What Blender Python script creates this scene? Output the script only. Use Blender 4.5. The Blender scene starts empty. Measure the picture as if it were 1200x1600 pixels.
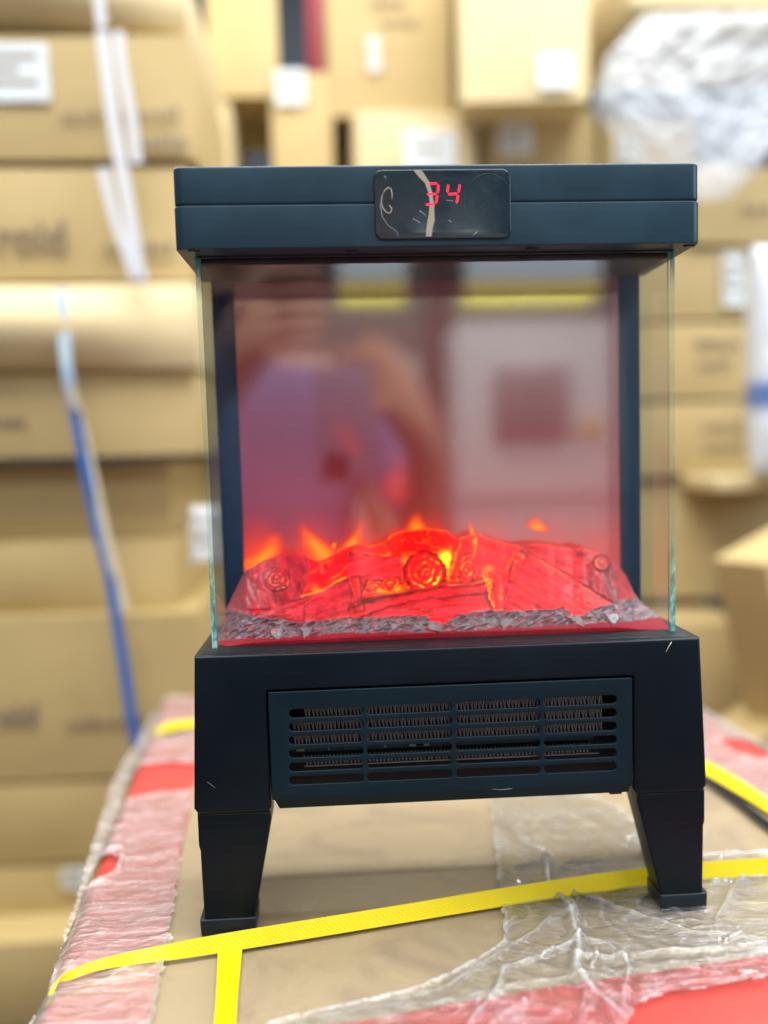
import bpy, bmesh, math, random
import numpy as np
from mathutils import Vector, Matrix, noise
random.seed(7); rng = np.random.default_rng(7)
S = bpy.context.scene; COL = S.collection

# ------------------------------------------------------------------ camera
F = 1700.0                                   # focal length in photo pixels (1200 x 1600 frame)
CAM = Vector((-.06034, -.63281, .28542)); PITCH, YAW, ROLL = -.100592, -.068151, -.0256
PX, PY = 656.3, 876.2                        # principal point (the photo is an off-centre crop)
def _axes():
    cp, sp, cy, sy, cr, sr = math.cos(PITCH), math.sin(PITCH), math.cos(YAW), math.sin(YAW), math.cos(ROLL), math.sin(ROLL)
    r = Vector((cy, sy, 0)); w = Vector((-sy*cp, cy*cp, sp)); u = r.cross(w)
    return cr*r + sr*u, -sr*r + cr*u, w
AR, AU, AW = _axes()
cam = bpy.data.cameras.new('camera'); camo = bpy.data.objects.new('camera', cam); COL.objects.link(camo)
M3 = Matrix((AR, AU, -AW)).transposed(); camo.matrix_world = Matrix.Translation(CAM) @ M3.to_4x4()
cam.sensor_fit = 'AUTO'; cam.sensor_width = 36; cam.lens = F*36/1600
cam.shift_x = (600-PX)/1600; cam.shift_y = (PY-800)/1600
cam.clip_start = .02; cam.clip_end = 60
cam.dof.use_dof = True; cam.dof.focus_distance = .642
cam.dof.aperture_fstop = (cam.lens/1000)/.0168
S.camera = camo
def ray(px, py): return AW + AR*((px-PX)/F) - AU*((py-PY)/F)
def at(px, py, Y): d = ray(px, py); return CAM + d*((Y-CAM.y)/d.y)
def gr(px, py, Z=0.0): d = ray(px, py); return CAM + d*((Z-CAM.z)/d.z)

# ------------------------------------------------------------------ light
W = bpy.data.worlds.new('World'); S.world = W; W.use_nodes = True
W.node_tree.nodes['Background'].inputs[0].default_value = (.86, .93, 1, 1)
W.node_tree.nodes['Background'].inputs[1].default_value = .20
def area(name, loc, rot, sx, sy, power, color=(1, .97, .92)):
    l = bpy.data.lights.new(name, 'AREA'); l.shape = 'RECTANGLE'; l.size = sx; l.size_y = sy; l.energy = power; l.color = color
    o = bpy.data.objects.new(name, l); COL.objects.link(o); o.location = loc; o.rotation_euler = rot; return o
area('ceiling_light', (.3, -.1, 2.1), (0, 0, 0), 2.2, 1.1, 56)
area('ceiling_light', (0, -2.2, 2.1), (math.radians(-20), 0, 0), 3.2, .5, 80)
area('ceiling_light', (.2, .75, 2.3), (math.radians(14), 0, 0), 3.4, .35, 42)
area('ceiling_light', (.3, 2.3, 2.05), (math.radians(-25), 0, 0), 4.2, .16, 44, (.93, .97, 1))  # added strip lamp out of view, gives the film its highlights
area('side_light', (2.3, -.5, 1.0), (0, math.radians(80), 0), 1.0, 1.2, 20, (.85, .93, 1))  # cool rectangular area light from the right
S.view_settings.view_transform = 'Standard'; S.view_settings.look = 'None'; S.view_settings.exposure = .60; S.view_settings.gamma = 1
S.render.engine = 'CYCLES'; S.cycles.use_denoising = True
S.cycles.max_bounces = 8; S.cycles.transparent_max_bounces = 16; S.cycles.caustics_reflective = False; S.cycles.caustics_refractive = False
S.cycles.sample_clamp_indirect = 4

# ------------------------------------------------------------------ helpers
def tag(o, label=None, cat=None, group=None, kind=None):
    if label: o['label'] = label
    if cat: o['category'] = cat
    if group: o['group'] = group
    if kind: o['kind'] = kind
    return o
def empty(name, loc=(0, 0, 0), rz=0, label=None, cat=None, group=None):
    o = bpy.data.objects.new(name, None); COL.objects.link(o); o.location = loc; o.rotation_euler = (0, 0, rz); o.empty_display_size = .05
    return tag(o, label, cat, group)
def link(name, me, mat=None, parent=None, smooth=False):
    me.name = name; o = bpy.data.objects.new(name, me); COL.objects.link(o)
    if mat is not None:
        me.materials.clear()
        for m in (mat if isinstance(mat, (list, tuple)) else [mat]): me.materials.append(m)
    if smooth: me.polygons.foreach_set('use_smooth', [True]*len(me.polygons))
    if parent is not None: o.parent = parent
    return o
def pyd(name, vs, fs, mat=None, parent=None, smooth=False):
    me = bpy.data.meshes.new(name); me.from_pydata([tuple(v) for v in vs], [], fs); me.update()
    return link(name, me, mat, parent, smooth)
def boxme(x0, x1, y0, y1, z0, z1, bev=0.0, seg=2):
    bm = bmesh.new(); bmesh.ops.create_cube(bm, size=1)
    for v in bm.verts: v.co = Vector(((x0+x1)/2+v.co.x*(x1-x0), (y0+y1)/2+v.co.y*(y1-y0), (z0+z1)/2+v.co.z*(z1-z0)))
    if bev: bmesh.ops.bevel(bm, geom=bm.edges[:], offset=bev, segments=seg, affect='EDGES', profile=.5)
    me = bpy.data.meshes.new('m'); bm.to_mesh(me); bm.free(); return me
def box(name, x0, x1, y0, y1, z0, z1, mat, parent=None, bev=0.0, seg=2):
    me = boxme(x0, x1, y0, y1, z0, z1, bev, seg); o = link(name, me, mat, parent)
    if bev:
        me.polygons.foreach_set('use_smooth', [True]*len(me.polygons)); me.set_sharp_from_angle(angle=math.radians(35))
    return o
def rrect(x0, x1, y0, y1, r, n=6):
    pts = []
    for cx, cy, a in ((x1-r, y1-r, 0), (x0+r, y1-r, 90), (x0+r, y0+r, 180), (x1-r, y0+r, 270)):
        for k in range(n+1):
            t = math.radians(a+90*k/n); pts.append((cx+r*math.cos(t), cy+r*math.sin(t)))
    return pts
def plate(outlines, t0, t1, bev=0.0, plane='XZ', res=3):
    """outline (with holes) in a plane, given real thickness from t0 to t1 with rounded edges"""
    cu = bpy.data.curves.new('c', 'CURVE'); cu.dimensions = '2D'; cu.fill_mode = 'BOTH'
    for pts in outlines:
        s = cu.splines.new('POLY'); s.points.add(len(pts)-1); s.use_cyclic_u = True
        for p, q in zip(s.points, pts): p.co = (q[0], q[1], 0, 1)
    cu.extrude = max((t1-t0)/2-bev, 1e-5); cu.bevel_depth = bev; cu.bevel_resolution = res; cu.offset = -bev
    o = bpy.data.objects.new('c', cu); COL.objects.link(o)
    dg = bpy.context.evaluated_depsgraph_get(); me = bpy.data.meshes.new_from_object(o.evaluated_get(dg))
    bpy.data.objects.remove(o); bpy.data.curves.remove(cu)
    bm = bmesh.new(); bm.from_mesh(me); bmesh.ops.remove_doubles(bm, verts=bm.verts[:], dist=1e-6)
    for v in bm.verts:
        x, y, z = v.co; z += (t0+t1)/2
        v.co = (x, z, y) if plane == 'XZ' else (x, y, z)
    bmesh.ops.recalc_face_normals(bm, faces=bm.faces[:]); bm.to_mesh(me); bm.free()
    me.polygons.foreach_set('use_smooth', [True]*len(me.polygons)); me.set_sharp_from_angle(angle=math.radians(32))
    return me
def tube(name, pts, r, mat, parent=None, n=12):
    vs, fs = [], []; pts = [Vector(p) for p in pts]
    for i, p in enumerate(pts):
        t = (pts[min(i+1, len(pts)-1)]-pts[max(i-1, 0)]).normalized(); a = t.orthogonal().normalized() if abs(t.z) > .9 else t.cross(Vector((0, 0, 1))).normalized(); b = t.cross(a)
        for k in range(n): vs.append(p+(a*math.cos(2*math.pi*k/n)+b*math.sin(2*math.pi*k/n))*r)
    for i in range(len(pts)-1):
        for k in range(n): fs.append((i*n+k, i*n+(k+1) % n, (i+1)*n+(k+1) % n, (i+1)*n+k))
    fs.append(tuple(range(n))[::-1]); fs.append(tuple((len(pts)-1)*n+k for k in range(n)))
    return pyd(name, vs, fs, mat, parent, True)
def spline(pts, n=8):
    out = []; P = [Vector(p) for p in pts]; P = [2*P[0]-P[1]]+P+[2*P[-1]-P[-2]]
    for i in range(1, len(P)-2):
        for k in range(n):
            t = k/n; a, b, c, d = P[i-1:i+3]
            out.append(.5*((2*b)+(c-a)*t+(2*a-5*b+4*c-d)*t*t+(3*b-a-3*c+d)*t**3))
    out.append(P[-2]); return out
def ribbon(name, top, bot, th, mat, parent=None, n=8, smooth=True):
    """a flat strap between two edge lines, with thickness"""
    a, b = spline(top, n), spline(bot, n); vs, fs = [], []
    N = len(a)
    for i in range(N):
        t = (a[min(i+1, N-1)]-a[max(i-1, 0)]); nn = t.cross(b[i]-a[i]).normalized()*th/2
        vs += [a[i]+nn, b[i]+nn, b[i]-nn, a[i]-nn]
    for i in range(N-1):
        for k in range(4): fs.append((i*4+k, i*4+(k+1) % 4, (i+1)*4+(k+1) % 4, (i+1)*4+k))
    fs += [(3, 2, 1, 0), tuple((N-1)*4+k for k in range(4))]
    o = pyd(name, vs, fs, mat, parent, smooth); o.data.set_sharp_from_angle(angle=math.radians(40))
    uv = o.data.uv_layers.new(name='UVMap'); L = [0.0]
    for i in range(1, N): L.append(L[-1]+(a[i]-a[i-1]).length)
    wd = (b[0]-a[0]).length
    for lp in o.data.loops:
        i, k = divmod(lp.vertex_index, 4); uv.data[lp.index].uv = (L[min(i, N-1)], wd if k in (1, 2) else 0)
    return o

# ------------------------------------------------------------------ materials
class NT:
    def __init__(s, name):
        s.m = bpy.data.materials.new(name); s.m.use_nodes = True; s.t = s.m.node_tree; s.b = s.t.nodes['Principled BSDF']; s.out = s.t.nodes['Material Output']
    def n(s, typ, **kw):
        x = s.t.nodes.new(typ)
        for k, v in kw.items():
            if k.startswith('i_'):
                key = k[2:]; key = int(key) if key.isdigit() else key.replace('_', ' ')
                x.inputs[key].default_value = v
            else: setattr(x, k, v)
        return x
    def l(s, a, b): s.t.links.new(a, b)
    def ramp(s, fac, stops, interp='LINEAR'):
        r = s.n('ShaderNodeValToRGB'); r.color_ramp.interpolation = interp
        e = r.color_ramp.elements
        while len(e) < len(stops): e.new(.5)
        for k, (p, c) in enumerate(stops): e[k].position = p; e[k].color = c if len(c) == 4 else (*c, 1)
        s.l(fac, r.inputs[0]); return r.outputs[0]
    def noise(s, scale, detail=4, rough=.5, vec=None, dist=0.0):
        x = s.n('ShaderNodeTexNoise', i_Scale=scale, i_Detail=detail, i_Roughness=rough, i_Distortion=dist)
        if vec is not None: s.l(vec, x.inputs['Vector'])
        return x.outputs['Fac']
    def obj(s, scale=None):
        tc = s.n('ShaderNodeTexCoord').outputs['Object']
        if scale is None: return tc
        mp = s.n('ShaderNodeMapping'); mp.inputs['Scale'].default_value = scale; s.l(tc, mp.inputs[0]); return mp.outputs[0]
    def mix(s, f, a, b, typ='MIX'):
        x = s.n('ShaderNodeMix', data_type='RGBA', blend_type=typ)
        for v, k in ((f, 0), (a, 6), (b, 7)):
            if hasattr(v, 'links'): s.l(v, x.inputs[k])
            elif k == 0: x.inputs[0].default_value = v
            else: x.inputs[k].default_value = (*v, 1) if len(v) == 3 else v
        return x.outputs[2]
    def math(s, op, a, b=None):
        x = s.n('ShaderNodeMath', operation=op)
        for v, k in ((a, 0), (b, 1)):
            if v is None: continue
            if hasattr(v, 'links'): s.l(v, x.inputs[k])
            else: x.inputs[k].default_value = v
        return x.outputs[0]
    def bump(s, h, strength=.3, dist=.001, to=None):
        x = s.n('ShaderNodeBump', i_Strength=strength, i_Distance=dist); s.l(h, x.inputs['Height'])
        s.l(x.outputs[0], (to or s.b).inputs['Normal']); return x
    def set(s, **kw):
        for k, v in kw.items():
            i = s.b.inputs[k.replace('_', ' ')]; i.default_value = (*v, 1) if isinstance(v, tuple) and len(v) == 3 else v
        return s

def plastic(name, col, rough=.42, bumps=.12, dust=.25):
    t = NT(name); o = t.obj()
    big = t.noise(14, 4, .6, o); fine = t.noise(900, 2, .5, o)
    c = t.mix(t.math('MULTIPLY', t.ramp(big, [(.45, (0, 0, 0)), (.8, (1, 1, 1))]), dust), col, tuple(min(1, v*1.8+k) for v, k in zip(col, (.006, .011, .016)))); t.l(c, t.b.inputs['Base Color'])
    t.set(Specular_IOR_Level=.19)
    r = t.n('ShaderNodeMapRange', i_To_Min=rough-.13, i_To_Max=rough+.17); t.l(t.noise(30, 5, .65, o), r.inputs[0]); t.l(r.outputs[0], t.b.inputs['Roughness'])
    t.bump(fine, bumps, .0002); return t.m
def flat(name, col, rough=.5, **kw):
    return NT(name).set(Base_Color=col, Roughness=rough, **kw).m
M_body = plastic('black_blue_plastic', (.0016, .0068, .0125), .36)
M_grille = plastic('grille_plastic', (.0035, .015, .025), .43)
M_leg = plastic('leg_plastic', (.0018, .006, .010), .38)
M_foot = plastic('foot_rubber', (.012, .02, .028), .3)
M_hous = plastic('housing_plastic', (.017, .046, .072), .33, .12, .6)
M_dark = flat('cavity_black', (.004, .005, .007), .6)
M_screw = flat('screw_black', (.003, .003, .004), .4)
def kraft(name, col, var=.19, stain=0.0, rib=True):
    t = NT(name); o = t.obj(); oi = t.n('ShaderNodeObjectInfo').outputs['Random']
    n1 = t.noise(7, 5, .6, o); n2 = t.noise(120, 4, .7, t.obj((1, 1, .25)))
    c = t.mix(n1, tuple(v*(1-var) for v in col), tuple(min(1, v*(1+var)) for v in col))
    c = t.mix(t.math('MULTIPLY', oi, .35), c, tuple(v*.78 for v in col))
    c = t.mix(t.math('MULTIPLY', n2, .16), c, tuple(v*.55 for v in col))
    if stain:
        st = t.ramp(t.noise(13, 6, .62, o, .6), [(.50, (0, 0, 0)), (.66, (1, 1, 1))])
        c = t.mix(t.math('MULTIPLY', st, stain), c, (.20, .155, .115))
        st2 = t.ramp(t.noise(38, 5, .7, o, 1.0), [(.60, (0, 0, 0)), (.72, (1, 1, 1))])
        c = t.mix(t.math('MULTIPLY', st2, stain*.7), c, (.20, .13, .08))
    t.l(c, t.b.inputs['Base Color']); t.set(Roughness=.62, Specular_IOR_Level=.35)
    t.bump(t.noise(300, 3, .6, o), .15, .0006); return t
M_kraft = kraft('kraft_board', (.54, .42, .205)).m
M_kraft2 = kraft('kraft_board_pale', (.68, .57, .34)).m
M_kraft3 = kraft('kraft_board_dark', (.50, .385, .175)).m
M_tape = NT('packing_tape').set(Base_Color=(.66, .50, .28), Roughness=.18, Specular_IOR_Level=.6).m
M_label = flat('label_paper', (.72, .80, .86), .45)
M_ink = flat('print_ink', (.10, .085, .075), .6)
M_ink2 = flat('print_ink_faded', (.26, .20, .13), .6)
def strapmat(name, col, tint=None):
    t = NT(name); uv = t.n('ShaderNodeUVMap', uv_map='UVMap').outputs[0]
    br = t.n('ShaderNodeTexBrick', offset=.5, i_Scale=420.0); br.inputs['Color1'].default_value = (1, 1, 1, 1); br.inputs['Color2'].default_value = (.9, .9, .9, 1); br.inputs['Mortar'].default_value = (0, 0, 0, 1)
    br.inputs['Mortar Size'].default_value = .09; br.inputs['Mortar Smooth'].default_value = .8; br.inputs['Brick Width'].default_value = .75; br.inputs['Row Height'].default_value = .5
    mp = t.n('ShaderNodeMapping'); mp.inputs['Rotation'].default_value = (0, 0, .5); t.l(uv, mp.inputs[0]); t.l(mp.outputs[0], br.inputs[0])
    c = t.mix(t.noise(60, 3, .6, t.obj()), col, tuple(v*.86 for v in col)); c = t.mix(t.math('MULTIPLY', br.outputs['Fac'], .25), c, tuple(v*.6 for v in col))
    t.l(c, t.b.inputs['Base Color']); t.set(Roughness=.27, Specular_IOR_Level=.5)
    t.bump(br.outputs[0], .45, .0003); return t.m
M_yel = strapmat('yellow_strap', (.86, .70, .0015)); M_white = flat('white_strap', (.66, .70, .76), .25); M_blue = flat('blue_strap', (.03, .13, .45), .25)

# glass: clear panes with real edges
def glassmat(name, tint, rough=0.0):
    t = NT(name); fr = t.n('ShaderNodeFresnel', i_IOR=1.6)
    tr = t.n('ShaderNodeBsdfTransparent'); tr.inputs[0].default_value = (*tint, 1)
    gl = t.n('ShaderNodeBsdfGlossy', i_Roughness=rough); mx = t.n('ShaderNodeMixShader')
    bf = t.n('ShaderNodeNewGeometry').outputs['Backfacing']; t.l(t.math('MULTIPLY', t.math('MINIMUM', t.math('MULTIPLY', fr.outputs[0], 1.15), .8), t.math('SUBTRACT', 1.0, bf)), mx.inputs[0]); t.l(tr.outputs[0], mx.inputs[1]); t.l(gl.outputs[0], mx.inputs[2]); t.l(mx.outputs[0], t.out.inputs[0]); return t.m
M_glass = glassmat('clear_glass', (.965, .985, .98))
def edgemat():
    t = NT('glass_edge'); o = t.obj((1, 1, .35)); n = t.noise(260, 4, .7, o)
    t.l(t.ramp(n, [(.38, (.0, .16, .17)), (.52, (.05, .42, .42)), (.66, (.55, .92, .9))]), t.b.inputs['Base Color']); t.set(Roughness=.12)
    tr = t.n('ShaderNodeBsdfTransparent'); tr.inputs[0].default_value = (.88, .97, .96, 1); mx = t.n('ShaderNodeMixShader')
    sp = t.n('ShaderNodeSeparateXYZ'); t.l(t.obj(), sp.inputs[0])
    t.l(t.ramp(sp.outputs[2], [(.172, (.95,)*3), (.20, (.75,)*3), (.235, (.14,)*3), (.375, (.12,)*3), (.398, (.9,)*3)]), mx.inputs[0]); t.l(tr.outputs[0], mx.inputs[1]); t.l(t.b.outputs[0], mx.inputs[2]); t.l(mx.outputs[0], t.out.inputs[0]); return t.m
M_edge = edgemat()

# ------------------------------------------------------------------ the room
fl = pyd('floor', [(-9, -9, -.95), (9, -9, -.95), (9, 6, -.95), (-9, 6, -.95)], [(0, 1, 2, 3)], None); tag(fl, 'dark grey warehouse floor', None, None, 'structure')
t = NT('concrete'); t.l(t.ramp(t.noise(3, 6, .6, t.obj()), [(.3, (.10, .10, .10)), (.7, (.2, .19, .18))]), t.b.inputs[0]); t.set(Roughness=.5); fl.data.materials.append(t.m)
M_wall = flat('wall_gap_shade', (.02, .028, .04), .7)  # near-black wall colour stands for the shade in the carton gaps
w = box('back_wall', -4, 4, 2.9, 3.05, -.95, 2.6, M_wall); tag(w, 'wall behind the stacks of cartons, coloured dark for the shade in the gaps', None, None, 'structure')
t = NT('light_wall'); t.l(t.ramp(t.noise(2, 4, .5, t.obj()), [(.3, (.26, .23, .23)), (.7, (.34, .31, .31))]), t.b.inputs[0]); M_lw = t.m
w = box('shop_wall', -4, 4, -4.35, -4.2, -.95, 2.6, M_lw); tag(w, 'pale wall of the shop seen only mirrored in the heater screen', None, None, 'structure')

# ------------------------------------------------------------------ carton the heater stands on
CR = math.radians(4.25)                          # the carton is turned a little against the heater
CO = Vector((-.2375, 0, 0))                      # local origin: left edge at y = 0
def loc2w(x, y, z=0): return Vector((CO.x+x*math.cos(CR)-y*math.sin(CR), CO.y+x*math.sin(CR)+y*math.cos(CR), z))
def w2loc(p): dx, dy = p[0]-CO.x, p[1]-CO.y; return (dx*math.cos(CR)+dy*math.sin(CR), -dx*math.sin(CR)+dy*math.cos(CR))
CWID, CY0, CY1 = .592, -.165, .668
cart = empty('carton', CO, CR, 'large kraft and red carton under the heater, banded in yellow and wrapped in film', 'carton')
def cartop(x, y):
    """height of the soft carton top, rounded towards its edges and dented under the straps"""
    e = min(x, CWID-x, y-CY0+.02, CY1-y); r = .012
    z = -(r-math.sqrt(max(r*r-(r-min(e, r))**2, 0))) if e < r else 0
    z += .0016*noise.noise(Vector((x*9, y*9, 1)))*min(1, e/.05)
    if x < .05:
        for yy in (-.045, .50): z -= .004*math.exp(-((y-yy)/.014)**2)*(1-x/.05)
    return z-.0012
nx, ny = 120, 170; vs, fs = [], []
for j in range(ny+1):
    for i in range(nx+1):
        x, y = CWID*i/nx, CY0+(CY1-CY0)*j/ny
        ex = .004*math.exp(-((y+.045)/.016)**2)+.003*math.exp(-((y-.5)/.016)**2)+.0016*noise.noise(Vector((y*14, 3, 0)))
        vs.append((x+(ex*(1-x/.02) if x < .02 else 0), y, cartop(x, y)))
for j in range(ny):
    for i in range(nx): a = j*(nx+1)+i; fs.append((a, a+1, a+nx+2, a+nx+1))
def ringi():
    return [i for i in range(nx+1)]+[(j*(nx+1)+nx) for j in range(1, ny+1)]+[ny*(nx+1)+i for i in range(nx-1, -1, -1)]+[j*(nx+1) for j in range(ny-1, 0, -1)]
rg = ringi(); b0 = len(vs)
for k in rg: vs.append((vs[k][0], vs[k][1], -.47))
for k in range(len(rg)): k2 = (k+1) % len(rg); fs.append((rg[k2], rg[k], b0+k, b0+k2))
fs.append(tuple(b0+k for k in range(len(rg)))[::-1])
t = kraft('kraft_top', (.37, .295, .185), .14, .6); o = t.obj()
# red printed border: printed bands left, right, front and rear, in carton coordinates
sep = t.n('ShaderNodeSeparateXYZ'); t.l(o, sep.inputs[0]); X, Y_, Z_ = sep.outputs
wob = t.math('MULTIPLY', t.math('SUBTRACT', t.noise(20, 2, .5, o), .5), .004)
m1 = t.math('LESS_THAN', t.math('ADD', X, wob), .0615)
m2 = t.math('GREATER_THAN', t.math('ADD', X, wob), .517)
fy = t.math('SUBTRACT', Y_, t.math('MULTIPLY', X, .117)); m3 = t.math('LESS_THAN', t.math('ADD', fy, wob), -.137)
m4 = t.math('GREATER_THAN', Y_, .585)
red = t.math('MAXIMUM', t.math('MAXIMUM', m1, m2), t.math('MAXIMUM', m3, m4))
redc = t.mix(t.noise(40, 5, .65, o), (.54, .07, .055), (.42, .045, .038))
base = t.b.inputs['Base Color'].links[0].from_socket; t.l(t.mix(red, base, redc), t.b.inputs['Base Color'])
bump = t.noise(90, 5, .7, o); t.bump(bump, .25, .0008)
t.set(Roughness=.5)
body = pyd('carton_body', vs, fs, t.m, cart, True)
cart2 = empty('carton', loc2w(0, 0, -.4735), CR, 'plain brown carton hidden below the red and kraft carton', 'carton')
box('carton_body', .0, CWID, CY0, CY1, -.4765, 0, M_kraft, cart2, .004)

# straps over the carton (a long slanted one, one running to the viewer, two across the far corners)
def T(px, py, Y): return at(px, py, Y)
bt = [(60, 1568), (81, 1543), (110, 1531), (167, 1514), (292, 1497), (400, 1480), (600, 1447), (800, 1414), (925, 1396), (1024, 1383), (1103, 1374), (1200, 1369), (1320, 1366)]
tp = [(66, 1556), (95, 1528), (120, 1512), (167, 1496), (292, 1469), (400, 1450), (600, 1418), (800, 1385), (925, 1366), (1024, 1354), (1103, 1346), (1200, 1340), (1320, 1334)]
bw = [gr(*p, .0012) for p in bt]; tw = [at(*q, b.y+.0045) for q, b in zip(tp, bw)]
bw[0].z = -.012; tw[0].z = -.009
s = ribbon('packing_strap', tw, bw, .0009, M_yel); tag(s, 'long yellow strap crossing the carton in front of the left foot of the heater', 'strap')
q0, q1 = [(341, 1462), (340, 1500), (338, 1550), (334, 1605), (330, 1680)], [(380, 1462), (377, 1500), (372, 1550), (368, 1605), (364, 1680)]
s = ribbon('packing_strap', [gr(*p, .0016) for p in q0], [gr(*p, .0016) for p in q1], .0008, M_yel); tag(s, 'short yellow strap coming towards the viewer from under the long strap', 'strap')
s = ribbon('packing_strap', [gr(236, 1140, -.003), gr(262, 1130, .003), gr(303, 1124, .0035), gr(400, 1112, .0035)], [gr(240, 1152, -.004), gr(264, 1142, .003), gr(303, 1136, .0035), gr(400, 1124, .0035)], .0008, M_yel); tag(s, 'yellow strap across the far left corner of the carton behind the heater', 'strap')
s = ribbon('packing_strap', [gr(1040, 1160, .004), gr(1100, 1188, .003), gr(1150, 1215, .003), gr(1200, 1248, .003), gr(1300, 1318, .003)], [gr(1040, 1180, .004), gr(1100, 1209, .003), gr(1150, 1238, .003), gr(1200, 1270, .003), gr(1300, 1342, .003)], .0008, M_yel); tag(s, 'blurred yellow strap at right edge beside the black cord', 'strap')

# ---- stretch film
def filmmat(name, haze, rough, sx=1.0, wavy=0.0, attr=None, tint=(.80, .88, 1)):
    t = NT(name); o = t.obj(); a = t.n('ShaderNodeAttribute', attribute_name='fold').outputs['Fac']
    tr = t.n('ShaderNodeBsdfTransparent'); df = t.n('ShaderNodeBsdfDiffuse'); df.inputs[0].default_value = (*tint, 1)
    gl = t.n('ShaderNodeBsdfGlossy', i_Roughness=rough); 
    n = t.noise(42, 5, .6, t.obj((1, 1.6, 1)), 1.6); n2 = t.noise(18, 4, .6, o)
    wv = t.noise(150, 3, .55, t.obj((.10, 1, 1)), .3)
    h = t.math('ADD', n, t.math('MULTIPLY', wv, wavy))
    bp = t.n('ShaderNodeBump', i_Strength=1.0, i_Distance=.003); t.l(h, bp.inputs['Height']); t.l(bp.outputs[0], gl.inputs['Normal'])
    hz = t.math('MULTIPLY', t.math('ADD', t.math('MULTIPLY', n2, .9), .55), haze)
    hz = t.math('ADD', hz, t.math('MULTIPLY', a, .55))
    hz = t.math('ADD', hz, t.math('MULTIPLY', t.ramp(t.noise(26, 5, .65, o, .8), [(.55, (0, 0, 0)), (.72, (1, 1, 1))]), .13))
    if wavy: hz = t.math('ADD', hz, t.math('MULTIPLY', t.ramp(wv, [(.45, (0, 0, 0)), (.62, (1, 1, 1))]), .16))
    m1 = t.n('ShaderNodeMixShader'); t.l(t.math('MINIMUM', hz, .8), m1.inputs[0]); t.l(tr.outputs[0], m1.inputs[1]); t.l(df.outputs[0], m1.inputs[2])
    fr = t.n('ShaderNodeFresnel', i_IOR=1.45); t.l(bp.outputs[0], fr.inputs['Normal']); m2 = t.n('ShaderNodeMixShader'); t.l(t.math('MINIMUM', t.math('MULTIPLY', fr.outputs[0], 1.7), .9), m2.inputs[0]); t.l(m1.outputs[0], m2.inputs[1]); t.l(gl.outputs[0], m2.inputs[2])
    t.l(m2.outputs[0], t.out.inputs[0]); return t.m
M_film = filmmat('stretch_film', .06, .05); M_filmL = filmmat('stretch_film_ribbed', .17, .2, wavy=.5, tint=(1, .93, .95))
def inpoly(x, y, P):
    c = False; j = len(P)-1
    for i in range(len(P)):
        if (P[i][1] > y) != (P[j][1] > y) and x < (P[j][0]-P[i][0])*(y-P[i][1])/(P[j][1]-P[i][1])+P[i][0]: c = not c
        j = i
    return c
def segd(px, py, x0, y0, x1, y1):
    dx, dy = x1-x0, y1-y0; t = max(0, min(1, ((px-x0)*dx+(py-y0)*dy)/(dx*dx+dy*dy+1e-12))); return math.hypot(px-x0-t*dx, py-y0-t*dy), t
def film(name, poly_px, holes_px, creases_px, step, lift, mat, label, edgefold=.0):
    P = [tuple(gr(*p)[:2]) for p in poly_px]; H = [[tuple(gr(*p)[:2]) for p in h] for h in holes_px]
    C = [([tuple(gr(*p)[:2]) for p in c], wd, am) for c, wd, am in creases_px]
    xs = [p[0] for p in P]; ys = [p[1] for p in P]; x0, x1, y0, y1 = min(xs), max(xs), min(ys), max(ys)
    nx, ny = int((x1-x0)/step)+2, int((y1-y0)/step)+2; idx = {}; vs, fs, fold = [], [], []
    def vert(i, j):
        if (i, j) in idx: return idx[i, j]
        x, y = x0+i*step, y0+j*step
        x += .0012*noise.noise(Vector((x*160, y*160, 0))); y += .0012*noise.noise(Vector((x*160, y*160, 9)))
        q = Vector((x*22, y*22, 3)); wx, wy = x+.006*noise.noise(q), y+.006*noise.noise(q+Vector((0, 0, 7)))
        lx, ly = w2loc((x, y)); z = cartop(lx, ly)+lift; f = 0.0
        rid = 1-abs(noise.noise(Vector((wx*45, wy*45, 5)))); rid2 = 1-abs(noise.noise(Vector((wx*110, wy*70, 15))))
        z += .0010*max(0, rid-.6)/.4 + .0004*rid2
        f += .22*max(0, rid-.93)/.07+.10*max(0, rid2-.95)/.05
        for c, wd, am in C:
            dmin = min(segd(wx, wy, *c[k], *c[k+1])[0] for k in range(len(c)-1))
            g = math.exp(-(dmin/wd)**2); dmin *= 1.5; z += .0030*am*g; f += am*.62*math.exp(-(dmin/(wd*.6))**2)
        for Q in [P]+H:
            if edgefold:
                dmin = min(segd(x, y, *Q[k], *Q[(k+1) % len(Q)])[0] for k in range(len(Q))); g = math.exp(-(dmin/.0016)**2); f += edgefold*g; z += .0012*g
        idx[i, j] = len(vs); vs.append((x, y, z)); fold.append(min(1, f)); return idx[i, j]
    for j in range(ny):
        for i in range(nx):
            x, y = x0+(i+.5)*step, y0+(j+.5)*step; jx, jy = x+.0025*noise.noise(Vector((x*90, y*90, 2))), y+.0025*noise.noise(Vector((x*90, y*90, 8)))
            if inpoly(jx, jy, P) and not any(inpoly(jx, jy, h) for h in H):
                fs.append((vert(i, j), vert(i+1, j), vert(i+1, j+1), vert(i, j+1)))
    o = pyd(name, vs, fs, mat, None, True); at_ = o.data.attributes.new('fold', 'FLOAT', 'POINT'); at_.data.foreach_set('value', fold)
    tag(o, label, 'plastic film'); return o
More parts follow.
